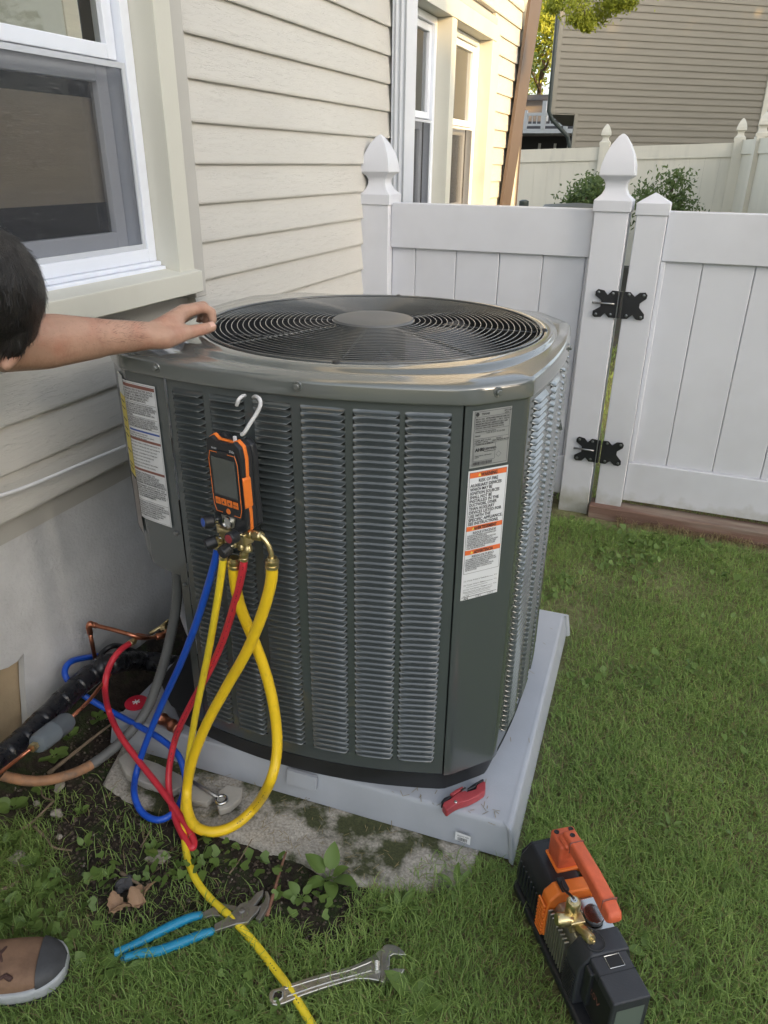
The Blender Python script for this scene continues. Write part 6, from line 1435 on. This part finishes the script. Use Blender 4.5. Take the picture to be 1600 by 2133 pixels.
# shrubs
def leafcloud(n_, centers, size, seed=1):
    V = []; F = []; k = 0; rg2 = random.Random(seed)
    for _ in range(n_):
        c_, r_ = rg2.choice(centers); d = Vector((rg2.gauss(0, .52), rg2.gauss(0, .52), rg2.gauss(0, .52))); p = Vector(c_)+Vector((d.x*r_[0], d.y*r_[1], d.z*r_[2]))
        a = Vector((rg2.gauss(0, 1), rg2.gauss(0, 1), rg2.gauss(0, 1))).normalized(); b = a.orthogonal().normalized(); s_ = size*rg2.uniform(.6, 1.3)
        V += [p-a*s_, p+b*s_*.45, p+a*s_, p-b*s_*.45]; F.append((k, k+1, k+2, k+3)); k += 4
    return V, F
def shrub(cx_, cy_, h, r_, label, n_=2600, seed=1):
    t = thing('shrub', label, 'shrub'); rg2 = random.Random(seed); cs = []
    for i in range(9):
        a = rg2.uniform(0, 6.28); q = rg2.uniform(.2, 1); cs.append(((cx_+math.cos(a)*r_*q*.8, cy_+math.sin(a)*r_*q*.8, h*rg2.uniform(.62, .95)), (r_*.42, r_*.42, h*rg2.uniform(.08, .17))))
        tube('branch', [(cx_, cy_, 0), (cx_+math.cos(a)*r_*q*.3, cy_+math.sin(a)*r_*q*.3, h*.45), cs[-1][0]], .016, m_bark, t, 5)
    me_obj('foliage', *leafcloud(n_, cs, .030, seed), m_leafs, t, kind='stuff')
q = P(1238, 392, 'y', 10.5); shrub(q.x, 10.5, 1.22, .42, 'small shrub left of the tall gate post against the far fence', seed=3)
q = P(1378, 392, 'y', 10.2); shrub(q.x, 10.2, 1.30, .48, 'small shrub right of the flat capped gate post against the far fence', seed=8)
q = P(1205, 428, 'y', 7.5); tb = thing('garden_table', 'dark round topped outdoor table just showing above the fence rail', 'table')
lathe('table_top', [(.30, 0), (.33, .02), (.31, .05), (.05, .07)], Matrix.Translation((q.x, 7.5, q.z-.05)), m_gutter, tb, 32)
for k in range(4): a = R(45+90*k); tube('leg', [(q.x+.2*math.cos(a), 7.5+.2*math.sin(a), 0), (q.x+.22*math.cos(a), 7.5+.22*math.sin(a), q.z-.045)], .015, m_gutter, tb, 8)
q = P(1091, 428, 'y', 7.5); tag(lathe('dark_post', [(.035, 0), (.035, q.z-.02), (.045, q.z), (.045, q.z+.04), (.02, q.z+.05)], Matrix.Translation((q.x, 7.5, 0)), m_gutter, None, 16), 'small dark post head showing above the fence rail near the yellow lit wall', 'post')  # plain dark post with a wider head, no lamp in it

# ------------------------------------------------------------------ taupe neighbour house
nh = thing('neighbour_house', 'tall taupe sided house with overhanging upper floor beyond the far fence', 'house')
NY = 17.0; n0 = P(1190, 300, 'y', NY); dirN = Vector((math.cos(R(36)), math.sin(R(36)), 0)); nrm = Vector((dirN.y, -dirN.x, 0))
def isect(px, py, p0, d):  # vertical plane hit
    ray = FW*FPX+RT*(px-IW/2)-UP*(py-IH/2); n_ = Vector((d.y, -d.x, 0)); t = (p0-CAMLOC).dot(n_)/ray.dot(n_); h = CAMLOC+ray*t; return (h-p0).dot(d), h.z
uR, _ = isect(1580, 280, n0, dirN); uL, zb_ = isect(1146, 238, n0, dirN); _, zsoff = isect(1190, 236, n0, dirN); uL2, ztp = isect(1160, 60, n0, dirN)
MN = Matrix((( dirN.x, -nrm.x, 0, n0.x), (dirN.y, -nrm.y, 0, n0.y), (0, 0, 1, 0), (0, 0, 0, 1)))   # x along wall, y inward
HT = 9.0
pitchN = .118
k = 0; z = .4
while z < HT:
    x0 = 0.07 if z < zsoff-.02 else uL+.09
    mb = MB(); prof = [(.0, z), (-.020, z), (-.020, z+.02), (-.004, z+pitchN), (.0, z+pitchN)]
    v = [MN @ Vector((x0, y, zz)) for y, zz in prof]+[MN @ Vector((uR-.06, y, zz)) for y, zz in prof]
    if k < 60: me_obj('siding_board', v, [(0, 1, 2, 3, 4), (9, 8, 7, 6, 5)]+[(i, i+5, (i+1) % 5+5, (i+1) % 5) for i in range(5)], m_nsid, nh)
    z += pitchN; k += 1
MNi = MN.inverted(); vdir = (MNi.to_3x3() @ Vector((n0.x, n0.y, 0)).normalized())*5
def slant(n_, x0, x1, y0, z0, z1, mt): return me_obj(n_, [MN @ Vector(q) for q in ((x0, y0, z0), (x1, y0, z0), (x1+vdir.x*1.1, y0+vdir.y, z0), (x0+vdir.x*1.1, y0+vdir.y, z0), (x0, y0, z1), (x1, y0, z1), (x1+vdir.x*1.1, y0+vdir.y, z1), (x0+vdir.x*1.1, y0+vdir.y, z1))], BOXF, mt, nh)
slant('wall', 0, uR, .001, -.5, HT, m_nsid); slant('upper_wall', uL, -.001, .002, zsoff, HT, m_nsid)
box('corner_board', (0, -.03, 0), (.069, .0, zsoff-.001), m_ncorner, nh, 0, MN); box('corner_board', (uL, -.03, zsoff), (uL+.088, .0, HT), m_ncorner, nh, 0, MN); box('corner_board', (uR-.059, -.04, 0), (uR+.08, .05, HT), m_farf, nh, 0, MN)
slant('soffit', uL, -.001, -.02, zsoff-.03, zsoff-.001, m_ncorner)
z = .4
while z < 6:
    box('siding_board', (uR+.3, -.02+.3, z), (uR+.9, .3, z+pitchN-.01), m_nsid, nh, 0, MN); z += pitchN
box('wall', (uR+.081, .31, 0), (uR+.9, 4, HT), m_nsid, nh, 0, MN)
prism('roof', [(-.6, HT), (4.6, HT), (2, HT+2)], .3, uR+.6, m_roof, nh, MN @ Matrix(((0, 0, 1, 0), (1, 0, 0, 0), (0, 1, 0, 0), (0, 0, 0, 1))))
tube('rain_pipe', [MN @ Vector(q) for q in ((uL-.06, -.06, HT), (uL-.06, -.06, zsoff+.02), (uL+.02, -.06, zsoff-.12), (-.12, -.06, zsoff-.42), (-.06, -.06, zsoff-.6), (-.06, -.06, 0))], .04, m_gutter, nh, 8)
# eave corner at the top left
box('fascia', (uL-.55, -.5, HT-.25), (uR+.4, -.45, HT), m_ncorner, nh, 0, MN)

# ------------------------------------------------------------------ distant deck house, trees in the gap
dk = thing('deck_house', 'distant brown house with white railed deck seen in the gap beside the yellow lit wall', 'house')
DY = 26.0
def dq(px, py): return P(px, py, 'y', DY)
a, b = dq(1075, 262), dq(1200, 275); zdk = (a.z+b.z)/2
box('deck_board', (a.x-3, DY-.1, zdk-.12), (b.x+1.5, DY+2.5, zdk), m_deckw, dk)
zr = dq(1140, 237).z; zb2 = dq(1140, 266).z+.10
mb = MB(); box('railing_top', (a.x-3, DY-.1, zr-.05), (b.x+1.5, DY-.02, zr+.03), m_deckw, dk); box('railing_bottom', (a.x-3, DY-.09, zdk+.08), (b.x+1.5, DY-.03, zdk+.14), m_deckw, dk)
for px in (1095, 1133, 1180): q = dq(px, 250); box('railing_post', (q.x-.06, DY-.12, zdk), (q.x+.06, DY, zr+(.35 if px == 1133 else .1)), m_deckw, dk)
x = a.x-3
while x < b.x+1.5: box('baluster', (x, DY-.07, zdk+.14), (x+.025, DY-.045, zr-.05), m_deckw, dk); x += .14
zf = dq(1140, 195).z
box('wall', (a.x-3, DY+2.6, -1), (b.x+1.5, DY+8, zf), m_farh, dk); box('shaded_lower_wall', (a.x-3, DY+2.4, -1), (b.x+1.5, DY+2.59, zdk-.13), m_dkdeck, dk)  # lower wall sheet coloured near black to stand for shade under the deck
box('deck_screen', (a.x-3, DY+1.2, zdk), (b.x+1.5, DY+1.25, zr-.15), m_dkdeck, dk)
q = dq(1125, 228); box('window_frame', (q.x-.25, DY+2.55, q.z-.4), (q.x+.25, DY+2.60, q.z+.35), m_deckw, dk); box('window_glass', (q.x-.19, DY+2.54, q.z-.33), (q.x+.19, DY+2.55, q.z+.28), m_dkdeck, dk)
q = dq(1110, 292)
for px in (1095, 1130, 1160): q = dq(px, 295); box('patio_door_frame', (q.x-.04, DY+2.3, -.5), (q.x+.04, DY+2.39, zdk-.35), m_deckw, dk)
box('roof_edge', (a.x-3, DY+2.3, zf), (b.x+1.5, DY+8, zf+.15), m_roof, dk)
q = dq(1130, 180); box('chimney', (q.x-.12, DY+3, zf), (q.x+.12, DY+3.3, zf+.65), m_brick, dk)
def tree(x, y, h, r_, label, mt, n_, size, seed, z0=.35, group=None, trunk=.18):
    t = thing('tree', label, 'tree', group, (0, 0, 0)); rg2 = random.Random(seed); cs = []
    tp = Vector((x, y, h*.75)); tube('trunk', [(x, y, -.1), (x+.1, y, h*.3), (x-.05, y+.1, h*.55), tp], [trunk, trunk*.8, trunk*.5, trunk*.2], m_bark, t, 10)
    for i in range(34):
        a = rg2.uniform(0, 6.28); zz = rg2.uniform(z0, .95); q = r_*rg2.uniform(.35, .85)*(1.05-abs(zz-.55)); c_ = (x+math.cos(a)*q, y+math.sin(a)*q, h*zz)
        cs.append((c_, (r_*rg2.uniform(.25, .42), r_*rg2.uniform(.25, .42), h*rg2.uniform(.06, .11))))
        if i < 8: tube('limb', [(x, y, h*zz*.7), ((x+c_[0])/2, (y+c_[1])/2, h*zz*.88), c_], [trunk*.35, trunk*.2, .02], m_bark, t, 6)
    me_obj('foliage', *leafcloud(n_, cs, size, seed), mt, t, kind='stuff'); return t
q = P(1132, 110, 'y', 34); tree(q.x, 34, 7.2, 2.3, 'leafy green tree rising behind the distant deck house', m_leafy, 9000, .10, 5)
q = P(1100, 230, 'y', 30); tree(q.x-1.2, 31, 5.6, 1.5, 'darker tree partly hidden behind the corner of the cream house', m_leafd, 5000, .09, 6)
# overhanging branch at the top of the picture
ob = thing('tree', 'overhanging branch with leaves coloured yellow green as if sunlit in front of the taupe house', 'tree')
def oc(px, py, r_): r_ *= 1.15; q = P(px, py+8, 'y', 10.0); return ((q.x, 10+random.uniform(-.3, .3), q.z), (r_, r_, r_*.7))
cs = [oc(1170, -10, .14), oc(1205, 12, .16), oc(1222, 36, .09), oc(1225, 52, .055), oc(1240, 18, .13), oc(1265, -2, .12), oc(1290, 2, .09), oc(1312, -2, .06), oc(1152, 4, .07), oc(1190, -30, .2), oc(1260, -35, .2), oc(1330, -45, .2), oc(1216, -60, .25), oc(1300, -90, .3), oc(1400, -110, .3), oc(1200, 34, .07)]
me_obj('foliage', *leafcloud(7500, cs, .022, 12), m_leafy, ob, kind='stuff')
bs = P(1250, -60, 'y', 10.0); tube('limb', [(2.6, 10.6, 3.6), (1.2, 10.3, 4.2), tuple(bs), cs[2][0]], [.07, .05, .02, .006], m_bark, ob, 8, 4)
tube('trunk', [(3.6, 10.8, 0), (3.5, 10.8, 2.2), (2.6, 10.6, 3.6), (2.2, 10.5, 5)], [.16, .13, .09, .03], m_bark, ob, 10, 4)

# ------------------------------------------------------------------ unseen house, trees and block added at the right to block the low sun
sh_ = thing('sun_block_house', 'pale bungalow out of view at right, added to block the sun', 'house')  # unseen house, added and placed so its corner cuts off the sun
box('wall', (6.2, -14, -.2), (12, -1.40, 3.9), m_siding, sh_)
prism('roof', [(5.8, 3.9), (12.4, 3.9), (9.1, 5.9)], -14.4, -1.40, m_roof, sh_, Matrix(((1, 0, 0, 0), (0, 0, 1, 0), (0, 1, 0, 0), (0, 0, 0, 1))))
for y in (-3.5, -6, -9): box('window_frame', (6.12, y, 1.0), (6.19, y+1, 2.4), m_white, sh_); box('window_glass', (6.10, y+.08, 1.08), (6.119, y+.92, 2.32), m_dkdeck, sh_)
for i, (x, y, h, r_) in enumerate(((11.5, 3.2, 6.5, 2.6), (14, 7.5, 8.5, 3.0), (13.0, 11.0, 10.5, 3.2), (17, 11, 13, 3.8), (18, 4, 8.5, 3.4), (17, 16, 12.5, 3.8))):  # unseen trees, added and sized to keep sun off the far yard
    tree(x, y, h, r_, ['broad green tree added out of view to block the sun', 'tall tree added out of view behind the first sun blocking tree', 'green tree added out of view in the middle of the sun blocking row', 'tall dark tree added out of view to shade the taupe house', 'big tree added out of view behind the sun blocking house', 'last tree of the unseen row added to block the sun'][i], m_leafd, 9000, .16, 20+i, .12)

ap = thing('sun_block_flats', 'tall brick block out of view, added far right to block the sun', 'sun blocker')
box('wall', (22, -2, -.2), (34, 18, 9.5), m_brick, ap)  # unseen block, added as a solid stop for the low sun
for yy in range(0, 17, 4):
    for zz in (1, 4.2, 7.4): box('window_frame', (21.93, yy, zz), (21.99, yy+1.3, zz+1.6), m_white, ap); box('window_glass', (21.90, yy+.1, zz+.1), (21.929, yy+1.2, zz+1.5), m_dkdeck, ap)
